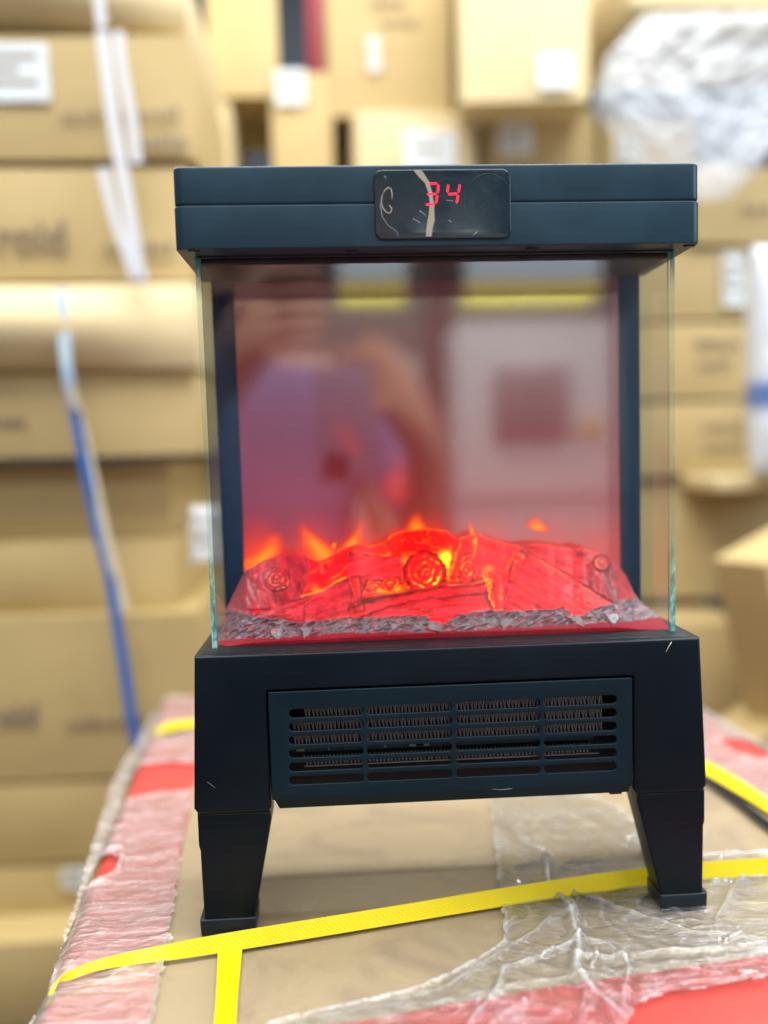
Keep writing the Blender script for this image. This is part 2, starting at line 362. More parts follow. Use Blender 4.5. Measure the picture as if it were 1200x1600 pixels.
film('stretch_film', [(20, 1680), (28, 1600), (82, 1512), (100, 1440), (135, 1330), (175, 1205), (232, 1112), (250, 1092), (300, 1092), (315, 1092), (315, 1160), (302, 1235), (284, 1330), (272, 1410), (266, 1470), (246, 1560), (232, 1680)],
     [[(200, 1202), (240, 1197), (280, 1193), (318, 1200), (312, 1215), (300, 1239), (260, 1241), (225, 1247), (182, 1252)], [(128, 1388), (132, 1362), (143, 1346), (165, 1341), (186, 1343), (189, 1353), (178, 1366), (155, 1380)], [(168, 1295), (178, 1289), (196, 1288), (190, 1292)]],
     [([(125, 1340), (150, 1332), (180, 1332), (194, 1345), (186, 1362), (160, 1380), (128, 1395)], .0018, .9), ([(195, 1200), (240, 1192), (300, 1190)], .003, .6), ([(78, 1530), (92, 1470), (105, 1420)], .0022, .5), ([(180, 1252), (240, 1246), (302, 1240)], .0018, .3), ([(140, 1330), (180, 1215), (240, 1100)], .003, .15)],
     .0015, .0022, M_filmL, 'hazy torn film over the red band along the left edge of the carton', .10)
FC = [([(760, 1262), (800, 1290), (830, 1325), (850, 1350)], .0022, .7), ([(790, 1262), (820, 1300), (850, 1350)], .0018, .5), ([(845, 1352), (862, 1390), (888, 1420), (900, 1470), (905, 1520), (925, 1560), (975, 1598)], .0032, .95),
      ([(850, 1350), (880, 1362), (930, 1375)], .002, .6), ([(800, 1360), (840, 1350)], .0015, .7), ([(870, 1395), (940, 1412), (1010, 1440), (1080, 1462), (1200, 1472)], .0022, .6),
      ([(905, 1470), (860, 1500), (800, 1520), (780, 1560), (740, 1600)], .0026, .7), ([(900, 1500), (960, 1500), (1060, 1490), (1200, 1484)], .0024, .7), ([(620, 1566), (700, 1542), (780, 1502), (860, 1440)], .002, .5),
      ([(900, 1470), (950, 1480), (975, 1520), (980, 1590)], .002, .6), ([(690, 1580), (760, 1570), (830, 1585), (880, 1600)], .0016, .5), ([(1010, 1560), (1080, 1545), (1200, 1525)], .0016, .5), ([(880, 1270), (940, 1300), (1000, 1340)], .004, .35), ([(1160, 1380), (1120, 1440), (1180, 1480)], .002, .4), ([(790, 1300), (776, 1400), (792, 1480)], .0012, .35), ([(500, 1596), (620, 1575), (760, 1560), (900, 1532), (1200, 1490)], .0035, .35)]
_fr = random.Random(4)
for _k in range(46):
    _a = (_fr.uniform(790, 1200), _fr.uniform(1290, 1590)); _o = (850, 1350) if _fr.random() < .45 else (930, 1480); _dx, _dy = _a[0]-_o[0], _a[1]-_o[1]; _l = math.hypot(_dx, _dy)+1; _n = _fr.uniform(20, 75); _b = (_a[0]+_dx/_l*_n+_fr.uniform(-12, 12), _a[1]+_dy/_l*_n*.6+_fr.uniform(-7, 7))
    FC.append(([_a, ((_a[0]+_b[0])/2+_fr.uniform(-6, 6), (_a[1]+_b[1])/2+_fr.uniform(-4, 4)), _b], _fr.uniform(.0007, .0015), _fr.uniform(.35, .8)))
film('stretch_film', [(764, 1240), (772, 1300), (778, 1380), (788, 1440), (790, 1478), (720, 1520), (640, 1552), (560, 1572), (480, 1590), (420, 1606), (380, 1690), (960, 1690), (985, 1600), (998, 1576), (1020, 1562), (1100, 1552), (1160, 1541), (1200, 1533), (1300, 1515), (1300, 1340), (1200, 1336), (1040, 1340), (1000, 1292), (960, 1262), (900, 1240)], [], FC, .00135, .0026, M_film,
     'crumpled clear film lying over the right front of the carton under the right foot', .45)

film('stretch_film', [(1060, 1070), (1090, 1092), (1130, 1112), (1200, 1150), (1300, 1215), (1300, 1330), (1200, 1262), (1105, 1200), (1040, 1160)], [[(1125, 1160), (1160, 1158), (1200, 1175), (1200, 1190), (1150, 1182)]], [([(1060, 1085), (1130, 1122), (1200, 1160), (1300, 1230)], .004, .8)], .003, .0024, M_filmL, 'hazy film over the red band at the far right side of the carton', .3)

# ------------------------------------------------------------------ the heater
HT = empty('fireplace_heater', (0, 0, 0), 0, 'small black electric fireplace heater with glowing red logs behind glass and digits 34 on top', 'heater')
BD = .118
zt, zb = .1695, .0742
pO = .1093                                        # half width of the grille opening
out = [(-.1505, zt), (-.1505, zt), (-.1548, zb+.004), (-.1520, zb), (-pO-.002, zb), (-pO, zb+.003), (-pO, .1474), (pO, .1474), (pO, zb+.003), (pO+.002, zb), (.1520, zb), (.1548, zb+.004), (.1505, zt)]
out = out[1:]
link('base_shell', plate([out], 0, BD, .0022), M_body, HT)
box('inner_tray', -pO+.0005, pO-.0005, .030, BD-.003, zb+.001, .1470, M_dark, HT)
box('top_deck', -.147, .147, .006, BD-.004, zt-.004, zt-.0002+.0004, M_body, HT, .0002)
# grille: front plate with 24 slots, and a lower lip
def pz(py, px=706): return at(px, py, 0).z
def pxx(px, py): return at(px, py, 0).x
slots = []
cols = [(451.7, 568), (573, 706), (712, 844), (849.6, 963)]
rows = [1112.7+20.9*k for k in range(6)]
for a, b in cols:
    cx = (a+b)/2
    for k in range(6):
        py = rows[k]-(cx-510)*.0455; x0, x1 = pxx(a, py), pxx(b, py); z = pz(py, cx); slots.append(rrect(x0, x1, z-.0026, z+.0026, .0024, 5)[::-1])
gx0, gx1, gz0, gz1 = -.1086, .1086, .0815, .1467
link('grille_panel', plate([rrect(gx0, gx1, gz0, gz1, .0008, 2)]+slots, -.0006, .0022, .0005), M_grille, HT)
lip = [(gx0+.0012, -.0006, .0822), (gx1-.0006, -.0006, .0822), (gx1-.002, .0035, .0752), (gx0+.004, .0035, .0752), (gx0+.0012, .012, .0822), (gx1-.0006, .012, .0822), (gx1-.002, .012, .0752), (gx0+.004, .012, .0752)]
pyd('grille_lip', lip, [(0, 3, 2, 1), (3, 7, 6, 2), (0, 4, 7, 3), (1, 2, 6, 5)], M_grille, HT)
box('clip_tab', .0955, .1030, .004, .012, .0738, .0752, M_foot, HT, .0004)
# heating element: folded fins in two strips
M_fin = NT('fin_metal').set(Base_Color=(.42, .41, .42), Metallic=.4, Roughness=.4).m
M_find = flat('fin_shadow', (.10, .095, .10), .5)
def fins(x0, x1, z0, z1, y0=.0062, y1=.0150, pitch=.0022):
    # V-folded sheet: the bright cut edge faces the viewer, the folded sheet runs back behind it
    n = int((x1-x0)/pitch*2); vs, fs = [], []; w_ = .00017
    for i in range(n+1):
        x = x0+(x1-x0)*i/n; z = z0 if i % 2 else z1; x += (.0009 if i % 2 else -.0001)*rng.uniform(.3, 1)-.0004
        vs += [(x-w_, y0, z), (x+w_, y0, z), (x-w_, y1, z), (x+w_, y1, z)]
    for i in range(n):
        a, b = 4*i, 4*i+4; fs += [(a, a+1, b+1, b), (a, b, b+2, a+2), (a+1, a+3, b+3, b+1)]
    o = pyd('heating_fins', vs, fs, [M_fin, M_find], HT)
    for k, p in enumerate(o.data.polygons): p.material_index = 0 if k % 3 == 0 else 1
    return o
fx = [pxx(474, 1112), pxx(945, 1092)]
zz = [pz(py) for py in rows]
def rowz(k): return pz(rows[k]-(706-510)*.0455)
for k in range(3): fins(fx[0] if k == 0 else pxx(456, 1130), fx[1], rowz(k)-.0042, rowz(k)+.0040)
fins(pxx(476, 1190), pxx(925, 1180), rowz(4)-.0012, rowz(4)+.0050)
M_bar = plastic('bar_plastic', (.03, .07, .09), .3)
box('element_bar', pxx(455, 1170), pxx(930, 1160), .0060, .0070, rowz(3)-.0010, rowz(3)+.0040, M_bar, HT, .0003)
for xa, xb in ((462, 475), (512, 515), (600, 604), (640, 672), (650, 664)):
    box('chipped_edge', pxx(xa, 1172), pxx(xb, 1172), .0055, .0062, rowz(3)-.0004, rowz(3)+.0014+.0006*(xb % 3), flat('chip_grey', (.30, .34, .34), .5), HT, .0002)
box('element_rail', pxx(475, 1200), pxx(940, 1190), .0066, .0086, rowz(4)-.0022, rowz(4)-.0015, M_fin, HT, .0002)
# legs
def leg(sx, y0, y1, xo, xi_t, xi_b, name='leg'):
    pts = [(xo, zb+.0006), (xo, .055), (xo-.0008, .052), (xo-.0013, .008), (xi_b, .008), (xi_t-.001, zb-.004), (xi_t, zb+.0006)]
    pts = [(sx*x, z) for x, z in pts]
    if sx > 0: pts = pts[::-1]
    g = link(name, plate([pts], y0, y1, .0018), M_leg, HT)
    c = [(sx*(xo+.0012), .0100), (sx*(xo+.0008), 0), (sx*(xi_b-.0006), 0), (sx*(xi_b-.0012), .0100)]
    if sx > 0: c = c[::-1]
    f = link('foot_cap', plate([c], y0-.0013, y1+.0013, .0012), M_foot, g)
    return g
leg(-1, .0012, .030, .1532, .1105, .1222)
leg(1, .0012, .030, .1540, .1125, .1268)
leg(-1, .078, .100, .1515, .137, .141); leg(1, .078, .100, .1515, .141, .143)
# top housing: upper and lower cover with seam
def cover(name, z0, z1, inset=0.0, bev=.0014):
    return link(name, plate([rrect(-.150+inset, .150-inset, -.0008+inset, BD+.003, .0058, 7)], z0, z1, bev, 'XY'), M_hous, HT)
cover('upper_cover', .4252, .4464, .0, .0016); cover('lower_cover', .4012, .42485, -.0003, .0007); cover('cover_rebate', .4240, .4262, .0009)
for px_, py_ in ((303, 392.5), (550, 393.5), (830, 389), (1077, 384.5)):
    p = gr(px_, py_, .4010); bm = bmesh.new(); bmesh.ops.create_cone(bm, cap_ends=True, segments=24, radius1=.0034, radius2=.0036, depth=.0006, matrix=Matrix.Translation((p.x, p.y, .4009)))
    me = bpy.data.meshes.new('s'); bm.to_mesh(me); bm.free(); link('screw_recess', me, M_screw, HT, True)
box('glass_channel', -.1405, .1405, .0205, .0243, .4002, .4013, M_screw, HT)
box('roof_panel', -.1400, .1400, .0300, BD, .3985, .4013, M_dark, HT, .0005)
# display
d0, d1 = at(586, 263, -.003), at(797, 372, -.003); dz0 = .4082; 
dx0, dx1 = at(585, 318, -.003).x, at(798, 318, -.003).x; dz0, dz1 = at(690, 373, -.003).z, at(690, 264.5, -.003).z
t = NT('display_gloss'); o = t.obj(); tc = t.n('ShaderNodeTexCoord')
sm = t.ramp(t.noise(60, 5, .7, t.obj((1, 1, 2.2)), 1.5), [(.5, (0, 0, 0)), (.85, (1, 1, 1))])
t.l(t.mix(t.math('MULTIPLY', sm, .5), (.002, .018, .032), (.03, .08, .12)), t.b.inputs[0]); t.set(Specular_IOR_Level=.5)
t.l(t.ramp(t.noise(80, 4, .6, o), [(.3, (.06, .06, .06)), (.8, (.3, .3, .3))]), t.b.inputs['Roughness']); M_disp = t.m
DP = link('display_panel', plate([rrect(dx0, dx1, dz0, dz1, .0048, 6)], -.0030, -.0004, .0006), M_disp, HT)
def px_mesh(name, outline, Yf, Yb, mat, parent):
    """a thin piece of a traced outline with real thickness"""
    pts = [(at(x, y, Yf).x, at(x, y, Yf).z) for x, y in outline]
    n = len(pts); vs = [(x, Yf, z) for x, z in pts]+[(x, Yb, z) for x, z in pts]
    fs = [tuple(range(n)), tuple(range(2*n-1, n-1, -1))]+[(i, (i+1) % n, n+(i+1) % n, n+i) for i in range(n)]
    bm = bmesh.new(); me = bpy.data.meshes.new(name); me.from_pydata(vs, [], fs); bm.from_mesh(me); bmesh.ops.recalc_face_normals(bm, faces=bm.faces[:]); bmesh.ops.triangulate(bm, faces=[f for f in bm.faces if len(f.verts) > 4]); bm.to_mesh(me); bm.free()
    return link(name, me, mat, parent)
M_led = NT('led_red'); M_led.set(Base_Color=(.3, 0, .02)); M_led.b.inputs['Emission Color'].default_value = (1, .012, .05, 1); M_led.b.inputs['Emission Strength'].default_value = 1.25; M_led = M_led.m
def stroke(pts, w0):
    """outline of a bar with pointed ends"""
    (x0, y0), (x1, y1) = pts; L = math.hypot(x1-x0, y1-y0); ux, uy = (x1-x0)/L, (y1-y0)/L; h = w0/2
    return [(x0, y0), (x0+ux*h-uy*h, y0+uy*h+ux*h), (x1-ux*h-uy*h, y1-uy*h+ux*h), (x1, y1), (x1-ux*h+uy*h, y1-uy*h-ux*h), (x0+ux*h+uy*h, y0+uy*h-ux*h)]
def digit(strokes):
    ms = [px_mesh('segment', stroke(s_, 3.4), -.00335, -.0031, M_led, None) for s_ in strokes]
    bm = bmesh.new()
    for m in ms: bm.from_mesh(m.data); bpy.data.objects.remove(m)
    me = bpy.data.meshes.new('digit'); bm.to_mesh(me); bm.free(); return link('digit', me, M_led, DP)
digit([((669.5, 287), (683.5, 286.5)), ((685, 288), (684, 302)), ((667, 303.5), (682.5, 303)), ((683.5, 305), (681, 318)), ((665, 319.5), (680, 319))])
digit([((700.5, 288), (699, 301)), ((700, 303.5), (715, 302.5)), ((718.5, 287.5), (716.5, 301)), ((716, 304), (713.5, 318))])
M_crease = flat('film_crease_white', (.42, .38, .32), .25); M_crease2 = flat('film_scuff', (.30, .38, .44), .3)
px_mesh('film_crease', [(645, 265), (658, 265), (663, 272), (671, 285), (675, 300), (678.5, 320), (679, 345), (675.5, 358), (674.5, 369.5), (665.5, 369.5), (667, 350), (670, 335), (671.5, 315), (669, 300), (664, 286), (655, 277)], -.0033, -.0030, M_crease, DP)
Cc = [(612.2, 312), (612.5, 302), (610.5, 295), (606.5, 293), (601, 298), (596.5, 307), (595.5, 316), (598, 325), (603, 331.5), (607.5, 333.5), (611, 331), (612, 325), (608, 321)]
tube('film_curl', [at(x, y, -.0031) for x, y in Cc], .00035, M_crease, DP, 8)
tube('film_scuff', [at(x, y, -.0030) for x, y in [(594, 318), (597, 338), (606, 352), (620, 362), (622, 369)]], .00016, M_crease2, DP, 6)
for (a, b) in (((655, 329), (666, 338)), ((645, 342), (657, 349)), ((697, 313), (708, 314)), ((600, 275), (603, 279)), ((738, 368), (745, 362)), ((700, 344), (706, 348))):
    tube('film_scuff', [at(*a, -.0030), at((a[0]+b[0])/2+1, (a[1]+b[1])/2, -.0030), at(*b, -.0030)], .00022, M_crease2, DP, 6)
# right hand film bubble: faint oval edge
ov = [(at(763+38*math.cos(a), 317+46*math.sin(a), -.0030)) for a in np.linspace(1.9, 5.6, 30)]
tube('film_scuff', ov, .00012, flat('film_edge_dark', (.02, .07, .09), .2), DP, 6)
# scratches and lint
tube('scratch', [at(1049.5, 1003, -.0003), at(1044, 1012, -.0003), at(1040.5, 1018.5, -.0002)], .00022, flat('lint', (.6, .6, .5), .6), HT, 6)
tube('scratch', [at(324, 1222, -.0001), at(330, 1226, -.0001), at(336, 1231, -.0001)], .00009, M_crease2, HT, 6)
tube('scratch', [at(770, 1233, -.0006), at(785, 1234, -.0006), at(800, 1232, -.0006)], .00012, M_crease2, HT, 6)
# glass
g0 = .1428; gz0_, gz1_ = zt-.001, .4016
def pane(x0, x1, y0, y1):
    o = box('glass_pane', x0, x1, y0, y1, gz0_, gz1_, [M_glass, M_edge], HT); ex = x1-x0 > y1-y0
    for p in o.data.polygons:
        n = p.normal
        p.material_index = 1 if (abs(n.y) < .5 if ex else abs(n.x) < .5) else 0
    return o
pane(-g0, -g0+.003, .0245, .103); pane(g0-.003, g0, .0245, .103); pane(-g0+.0033, g0-.0033, .0262, .0290)
# back: screen and dark columns
YB = .1036
for s_ in (-1, 1): box('rear_column', *sorted((s_*.1285, s_*.1427)), YB-.0022, BD, zt+.0002, .4011, plastic('column_plastic', (.002, .04, .09), .4), HT, .0012)
t = NT('flame_screen'); o = t.obj(); sep = t.n('ShaderNodeSeparateXYZ'); t.l(o, sep.inputs[0])
zr = t.n('ShaderNodeMapRange', i_From_Min=.20, i_From_Max=.40); t.l(sep.outputs[2], zr.inputs[0])
nz = t.noise(12, 3, .5, o)
g = t.ramp(zr.outputs[0], [(0, (.62, .016, .012)), (.22, (.30, .012, .014)), (.5, (.155, .014, .018)), (.82, (.075, .010, .014)), (.93, (.02, .006, .01)), (1, (.006, .004, .008))])
t.l(t.mix(t.math('MULTIPLY', nz, .5), g, (.10, .008, .01)), t.b.inputs['Emission Color']); t.b.inputs['Emission Strength'].default_value = .78
t.set(Base_Color=(.05, .008, .01), Roughness=.10)
gl = t.n('ShaderNodeBsdfGlossy', i_Roughness=.04); mx = t.n('ShaderNodeMixShader', i_0=.17); t.l(t.b.outputs[0], mx.inputs[1]); t.l(gl.outputs[0], mx.inputs[2]); t.l(mx.outputs[0], t.out.inputs[0])
box('flame_screen', -.1284, .1284, YB, YB+.003, zt+.0002, .4011, t.m, HT)
# flames shown on the screen
def flamemat():
    t = NT('flame_light'); a = t.n('ShaderNodeAttribute', attribute_name='licks').outputs['Fac']
    em = t.n('ShaderNodeEmission'); t.l(t.ramp(a, [(0, (.7, .03, .01)), (.45, (1, .07, .006)), (1, (1, .22, .012))]), em.inputs[0]); em.inputs[1].default_value = 1.1
    tr = t.n('ShaderNodeBsdfTransparent'); mx = t.n('ShaderNodeMixShader'); t.l(t.math('POWER', a, 1.15), mx.inputs[0]); t.l(tr.outputs[0], mx.inputs[1]); t.l(em.outputs[0], mx.inputs[2]); t.l(mx.outputs[0], t.out.inputs[0]); return t.m
M_fl = flamemat()
def flame(pts, ws, ys=.0008, amp=1.0):
    """tongue of light: spine pixels with half widths, bright core fading to its edge"""
    sp = spline([at(x, y, YB-.0012) for x, y in pts], 6); n = len(sp); vs, fs, ht = [], [], []
    K = 9
    for i, p in enumerate(sp):
        u = i/(n-1); w_ = np.interp(u*(len(ws)-1), range(len(ws)), ws)/F*.74
        for k in range(K):
            s_ = -1+2*k/(K-1); vs.append((p.x+w_*s_, p.y-ys*(1-s_*s_), p.z)); ht.append(amp*max(0, (1-s_*s_))**2.0*min(1, 4*u+.1)*min(1, (1-u)*1.9))
    for i in range(n-1):
        for k in range(K-1): a = i*K+k; fs.append((a, a+1, a+K+1, a+K))
    o = pyd('flame', vs, fs, M_fl, HT, True); at_ = o.data.attributes.new('licks', 'FLOAT', 'POINT'); at_.data.foreach_set('value', ht); return o
flame([(520, 900), (505, 868), (488, 845), (476, 828), (470, 812)], [50, 42, 26, 14, 6])
flame([(530, 890), (545, 862), (553, 845), (562, 828), (565, 805)], [34, 28, 20, 14, 8])
flame([(395, 910), (400, 880), (420, 862), (428, 840), (430, 828)], [52, 46, 32, 22, 12])
flame([(655, 860), (652, 830), (650, 812), (653, 795)], [34, 26, 18, 10])
flame([(742, 860), (739, 838), (734, 820), (731, 806)], [12, 7, 4, 2])
flame([(852, 832), (840, 824), (836, 814), (838, 804)], [16, 24, 18, 8])
flame([(523, 860), (521, 853), (524, 848), (527, 842)], [6, 6, 5, 3])
flame([(622, 800), (618, 760), (622, 735), (628, 705)], [30, 38, 30, 12], amp=.28)
flame([(560, 720), (540, 680), (528, 640)], [20, 34, 18], amp=.12)
flame([(690, 845), (680, 815), (684, 785)], [40, 24, 8], amp=.2)

for x_, w_, a_ in ((400, 60, .45), (480, 70, .4), (560, 60, .4), (660, 80, .3), (760, 70, .3), (860, 80, .25), (930, 60, .2)): flame([(x_, 905), (x_, 870), (x_+4, 835), (x_+2, 790)], [w_, w_*.95, w_*.8, w_*.5], amp=a_)  # broad faint tongues paint the glow band above the logs

# ---- log bed: one moulded relief of logs, bark and stones
crest = [(338, 1000), (345, 985), (352, 955), (366, 925), (375, 908), (385, 890), (410, 877), (440, 867), (475, 866), (497, 874), (520, 866), (545, 852), (560, 850), (575, 854), (600, 848), (612, 838), (635, 829), (665, 826), (695, 829), (716, 843), (733, 838), (748, 834), (765, 842), (790, 851), (820, 853), (870, 851), (895, 858), (912, 852), (930, 862), (948, 866), (965, 880), (980, 902), (990, 925), (1003, 940), (1020, 952), (1034, 966), (1041, 978), (1047, 984)]
NX, NY = 420, 190
gxp = np.linspace(341, 1046, NX); bot = 1016-(gxp-341)*(31/705); top = np.interp(gxp, [c[0] for c in crest], [c[1] for c in crest]); top = np.minimum(top+np.interp(gxp, np.linspace(341, 1046, 60), rng.normal(0, 1.2, 60)), bot-2)
tt = np.linspace(0, 1, NY)[:, None]                 # 0 bottom, 1 crest
PXg = np.broadcast_to(gxp, (NY, NX)).copy(); PYg = bot+(top-bot)*tt
def fbm(x, y, sc, seed=0, oct=4):
    r = np.zeros_like(x); a = 1.0
    for o_ in range(oct):
        f = sc*2**o_; r += a*np.array([noise.noise(Vector((float(p)*f, float(q)*f, seed))) for p, q in zip(x.ravel(), y.ravel())]).reshape(x.shape); a *= .5
    return r
n_lo = fbm(PXg, PYg, 1/60, 1, 3); n_mid = fbm(PXg, PYg, 1/16, 4, 3); n_hi = fbm(PXg, PYg, 1/5.5, 9, 2)
wX = PXg+2.6*n_mid+1.0*n_hi; wY = PYg+2.2*fbm(PXg, PYg, 1/18, 13, 3)
def polymask(P):
    m = np.zeros(PXg.shape, bool); dmin = np.full(PXg.shape, 1e9); n = len(P)
    for a in range(n):
        (x0, y0), (x1, y1) = P[a], P[(a+1) % n]
        if y0 != y1:
            c = ((y0 > wY) != (y1 > wY)) & (wX < (x1-x0)*(wY-y0)/(y1-y0)+x0); m ^= c
        dx, dy = x1-x0, y1-y0; t_ = np.clip(((wX-x0)*dx+(wY-y0)*dy)/(dx*dx+dy*dy), 0, 1)
        dmin = np.minimum(dmin, np.hypot(wX-x0-t_*dx, wY-y0-t_*dy))
    return m, dmin
def linemask(pts, w):
    d = np.full(PXg.shape, 1e9)
    for (x0, y0), (x1, y1) in zip(pts[:-1], pts[1:]):
        dx, dy = x1-x0, y1-y0; t_ = np.clip(((wX-x0)*dx+(wY-y0)*dy)/(dx*dx+dy*dy), 0, 1); d = np.minimum(d, np.hypot(wX-x0-t_*dx, wY-y0-t_*dy))
    return np.exp(-(d/w)**2)
Hh = np.full((NY, NX), 2.0); glow = np.full((NY, NX), .8); pink = np.zeros((NY, NX)); hot = np.zeros((NY, NX)); dark = np.zeros((NY, NX))
# outline, base height, bulge, glow, pinkness, grain angle (deg), grain strength
pieces = [
 ([(330, 1020), (345, 950), (372, 903), (390, 890), (402, 940), (385, 1000)], 3, 5, .20, .75, 60, .5),
 ([(640, 900), (600, 850), (625, 815), (700, 815), (740, 850), (720, 900)], 4, 8, 1.0, .0, 10, .6),
 ([(455, 955), (468, 868), (500, 850), (550, 840), (560, 905), (480, 960)], 4, 6, .95, .05, -25, .9),
 ([(700, 900), (720, 838), (765, 826), (815, 845), (830, 870), (800, 905)], 5, 6, .85, .18, 25, .8),
 ([(800, 900), (815, 845), (870, 840), (935, 845), (985, 880), (1010, 950), (960, 955), (880, 940)], 5, 8, .50, .45, 20, 1.0),
 ([(540, 945), (545, 862), (590, 868), (632, 868), (630, 925)], 8, 7, .72, .42, -14, 1.2),
 ([(376, 955), (380, 905), (388, 878), (440, 860), (478, 862), (486, 900), (468, 945), (440, 952)], 8, 7, .42, .55, 75, .9),
 ([(925, 945), (918, 885), (940, 862), (975, 880), (1005, 950), (960, 958)], 9, 7, .36, .6, 65, 1.3),
 ([(560, 945), (575, 905), (640, 915), (700, 905), (700, 925)], 6, 5, .9, .05, -10, .7),
 ([(388, 972), (400, 958), (432, 948), (478, 932), (545, 902), (552, 935), (550, 972), (470, 978)], 11, 8, .48, .62, -16, 1.1),
 ([(545, 945), (600, 926), (680, 912), (758, 902), (764, 930), (690, 936), (600, 955), (550, 968)], 12, 6, .60, .25, -8, 1.0),
 ([(770, 900), (812, 884), (830, 905), (800, 965), (764, 960)], 9, 5, .80, .15, 80, 1.0),
 ([(786, 968), (788, 915), (806, 890), (822, 860), (868, 886), (915, 915), (968, 948), (972, 966), (880, 978)], 13, 7, .62, .40, 32, .8),
 ([(556, 972), (600, 950), (660, 936), (762, 926), (772, 964), (735, 978), (640, 980)], 15, 7, .62, .42, -5, 1.0),
 ([(556, 958), (548, 902), (560, 900), (568, 955)], 9, 4, .7, .2, 85, .5)]
for pi_, (P, base_, bul, gw, pk, ang, gr_) in enumerate(pieces):
    m, d = polymask(P); ca, sa = math.cos(math.radians(ang)), math.sin(math.radians(ang))
    u = PXg*ca+PYg*sa; v_ = -PXg*sa+PYg*ca
    mm = np.where(m); us, vv = u[mm], v_[mm]
    st = np.array([noise.noise(Vector((a*.022, b*.17, pi_*7.3)))+.5*noise.noise(Vector((a*.05, b*.42, pi_*3.1))) for a, b in zip(us, vv)])
    dd = d[mm]; prof = 1-np.exp(-dd/9.0)
    Hh[mm] = base_+bul*prof+st*1.5*gr_
    glow[mm] = gw*(1+.5*st*gr_)*(.62+.38*prof); pink[mm] = np.clip(pk*(1+1.1*st), 0, 1); dark[mm] = np.exp(-(dd/1.5)**2)*.75+np.clip(-st-.5, 0, 1)*.7*gr_
    hot[mm] = np.exp(-((dd-2.6)/1.0)**2)*.30*(gw > .55)*np.clip(.5+n_lo[mm]*1.6, 0, 1)
own = np.zeros((NY, NX), int); ring_ = np.zeros((NY, NX))
ends = [(665, 895, 35, 34, 12, 3.6, 0), (730, 889, 15, 25, 11, 3, .1), (806, 884, 9, 27, 15, 2, .38), (432, 905, 22, 20, 16, 3, 0), (610, 912, 17, 10, 14, 2, -.4), (582, 919, 12, 7, 13, 2, -.4), (940, 880, 15, 13, 15, 2.5, .4), (503, 890, 11, 6, 9, 2, -.5)]
for ex, ey, ra, rb, bb, nr, th in ends:
    ux = (wX-ex)*math.cos(th)+(wY-ey)*math.sin(th); uy = -(wX-ex)*math.sin(th)+(wY-ey)*math.cos(th)
    rr = np.sqrt((ux/ra)**2+(uy/rb)**2)+.10*n_mid+.05*n_lo; m = rr < 1
    if ex == 665: m &= (PYg < 918+(665-PXg)*.06)
    h = bb+1.6+.8*np.cos(rr*nr*2*np.pi)-(rr > .93)*2.5
    Hh[m] = h[m]; own[m] = 40; q = (rr*nr)-np.floor(rr*nr)
    line = np.exp(-((q-.5)/.10)**2)*np.clip(.4+1.2*n_hi+.9*n_lo, .08, 1)*(rr < .86); ring_[m] = line[m]; dark[m] = (np.exp(-((rr-.97)/.06)**2)*.8+.35*np.exp(-((q-.62)/.08)**2))[m]
    glow[m] = {432: .38, 940: .36}.get(ex, .78)*(1+.3*n_hi[m]); pink[m] = {432: .6, 940: .6}.get(ex, .12); hot[m] = 0
# local hot spots where the lamps sit right under the skin, thin seams lit from below, and dark seams, with shadows and recesses between logs painted dark
def blob(x, y, rx, ry, a): return a*np.exp(-((PXg-x)/rx)**2-((PYg-y)/ry)**2)
spots = blob(697, 880, 9, 20, 1.25)+blob(690, 868, 22, 9, .55)+blob(640, 872, 20, 8, .45)+blob(632, 888, 7, 14, .35)+blob(618, 920, 14, 6, .6)+blob(600, 926, 22, 5, .5)+blob(496, 922, 16, 8, .5)+blob(475, 905, 6, 14, .35)+blob(741, 850, 4, 12, .5)+blob(762, 888, 9, 7, .5)+blob(500, 868, 16, 8, .25)+blob(782, 930, 3, 18, .4)+blob(430, 945, 18, 5, .35)+blob(900, 925, 30, 5, .2)+blob(840, 880, 18, 5, .25)
hot += spots*(own != 40)*np.clip(.75+.8*n_mid, .15, 1.3)
for pts, w_, a in (([(755, 893), (760, 915), (771, 948)], 1.3, .7), ([(759, 893), (768, 920), (772, 940)], 1.0, .5), ([(822, 864), (850, 880), (900, 908), (935, 932)], 1.2, .35), ([(470, 933), (500, 924), (540, 903)], 1.2, .7), ([(700, 915), (740, 912), (760, 905)], 1.0, .6), ([(545, 905), (553, 925)], 1.0, .3), ([(745, 838), (741, 872)], 1.2, .5), ([(455, 942), (470, 947), (490, 935)], 1, .4), ([(487, 896), (505, 880), (520, 872)], .8, .4), ([(515, 905), (532, 897), (545, 880)], .8, .4), ([(560, 868), (590, 872), (610, 866)], .9, .3)): hot += a*linemask(pts, w_)
for pts, w_, a in (([(545, 952), (600, 932), (680, 919), (758, 911)], 1.4, .9), ([(556, 966), (600, 952), (660, 938), (762, 928), (768, 950)], 1.1, 1.0), ([(822, 862), (868, 888), (915, 915), (968, 950)], .9, .9), ([(560, 940), (600, 932), (640, 925)], 5, .75), ([(948, 892), (952, 915), (962, 938)], 6, .75), ([(470, 880), (474, 900), (462, 930)], 3, .6), ([(440, 915), (448, 940)], 2.5, .6), ([(402, 908), (396, 930)], 3.2, .55), ([(425, 912), (432, 940)], 3.5, .6), ([(475, 940), (476, 972)], 1.6, .7), ([(400, 960), (440, 968), (480, 972)], 1.5, .6), ([(895, 850), (905, 868), (915, 858)], 2.2, .6), ([(900, 868), (930, 862)], 1.5, .5), ([(800, 940), (812, 948)], 1.2, .5), ([(835, 950), (842, 944)], 2, .5), ([(520, 950), (526, 958)], 1.5, .6)): dark += a*linemask(pts, w_)
hot += ring_*1.3
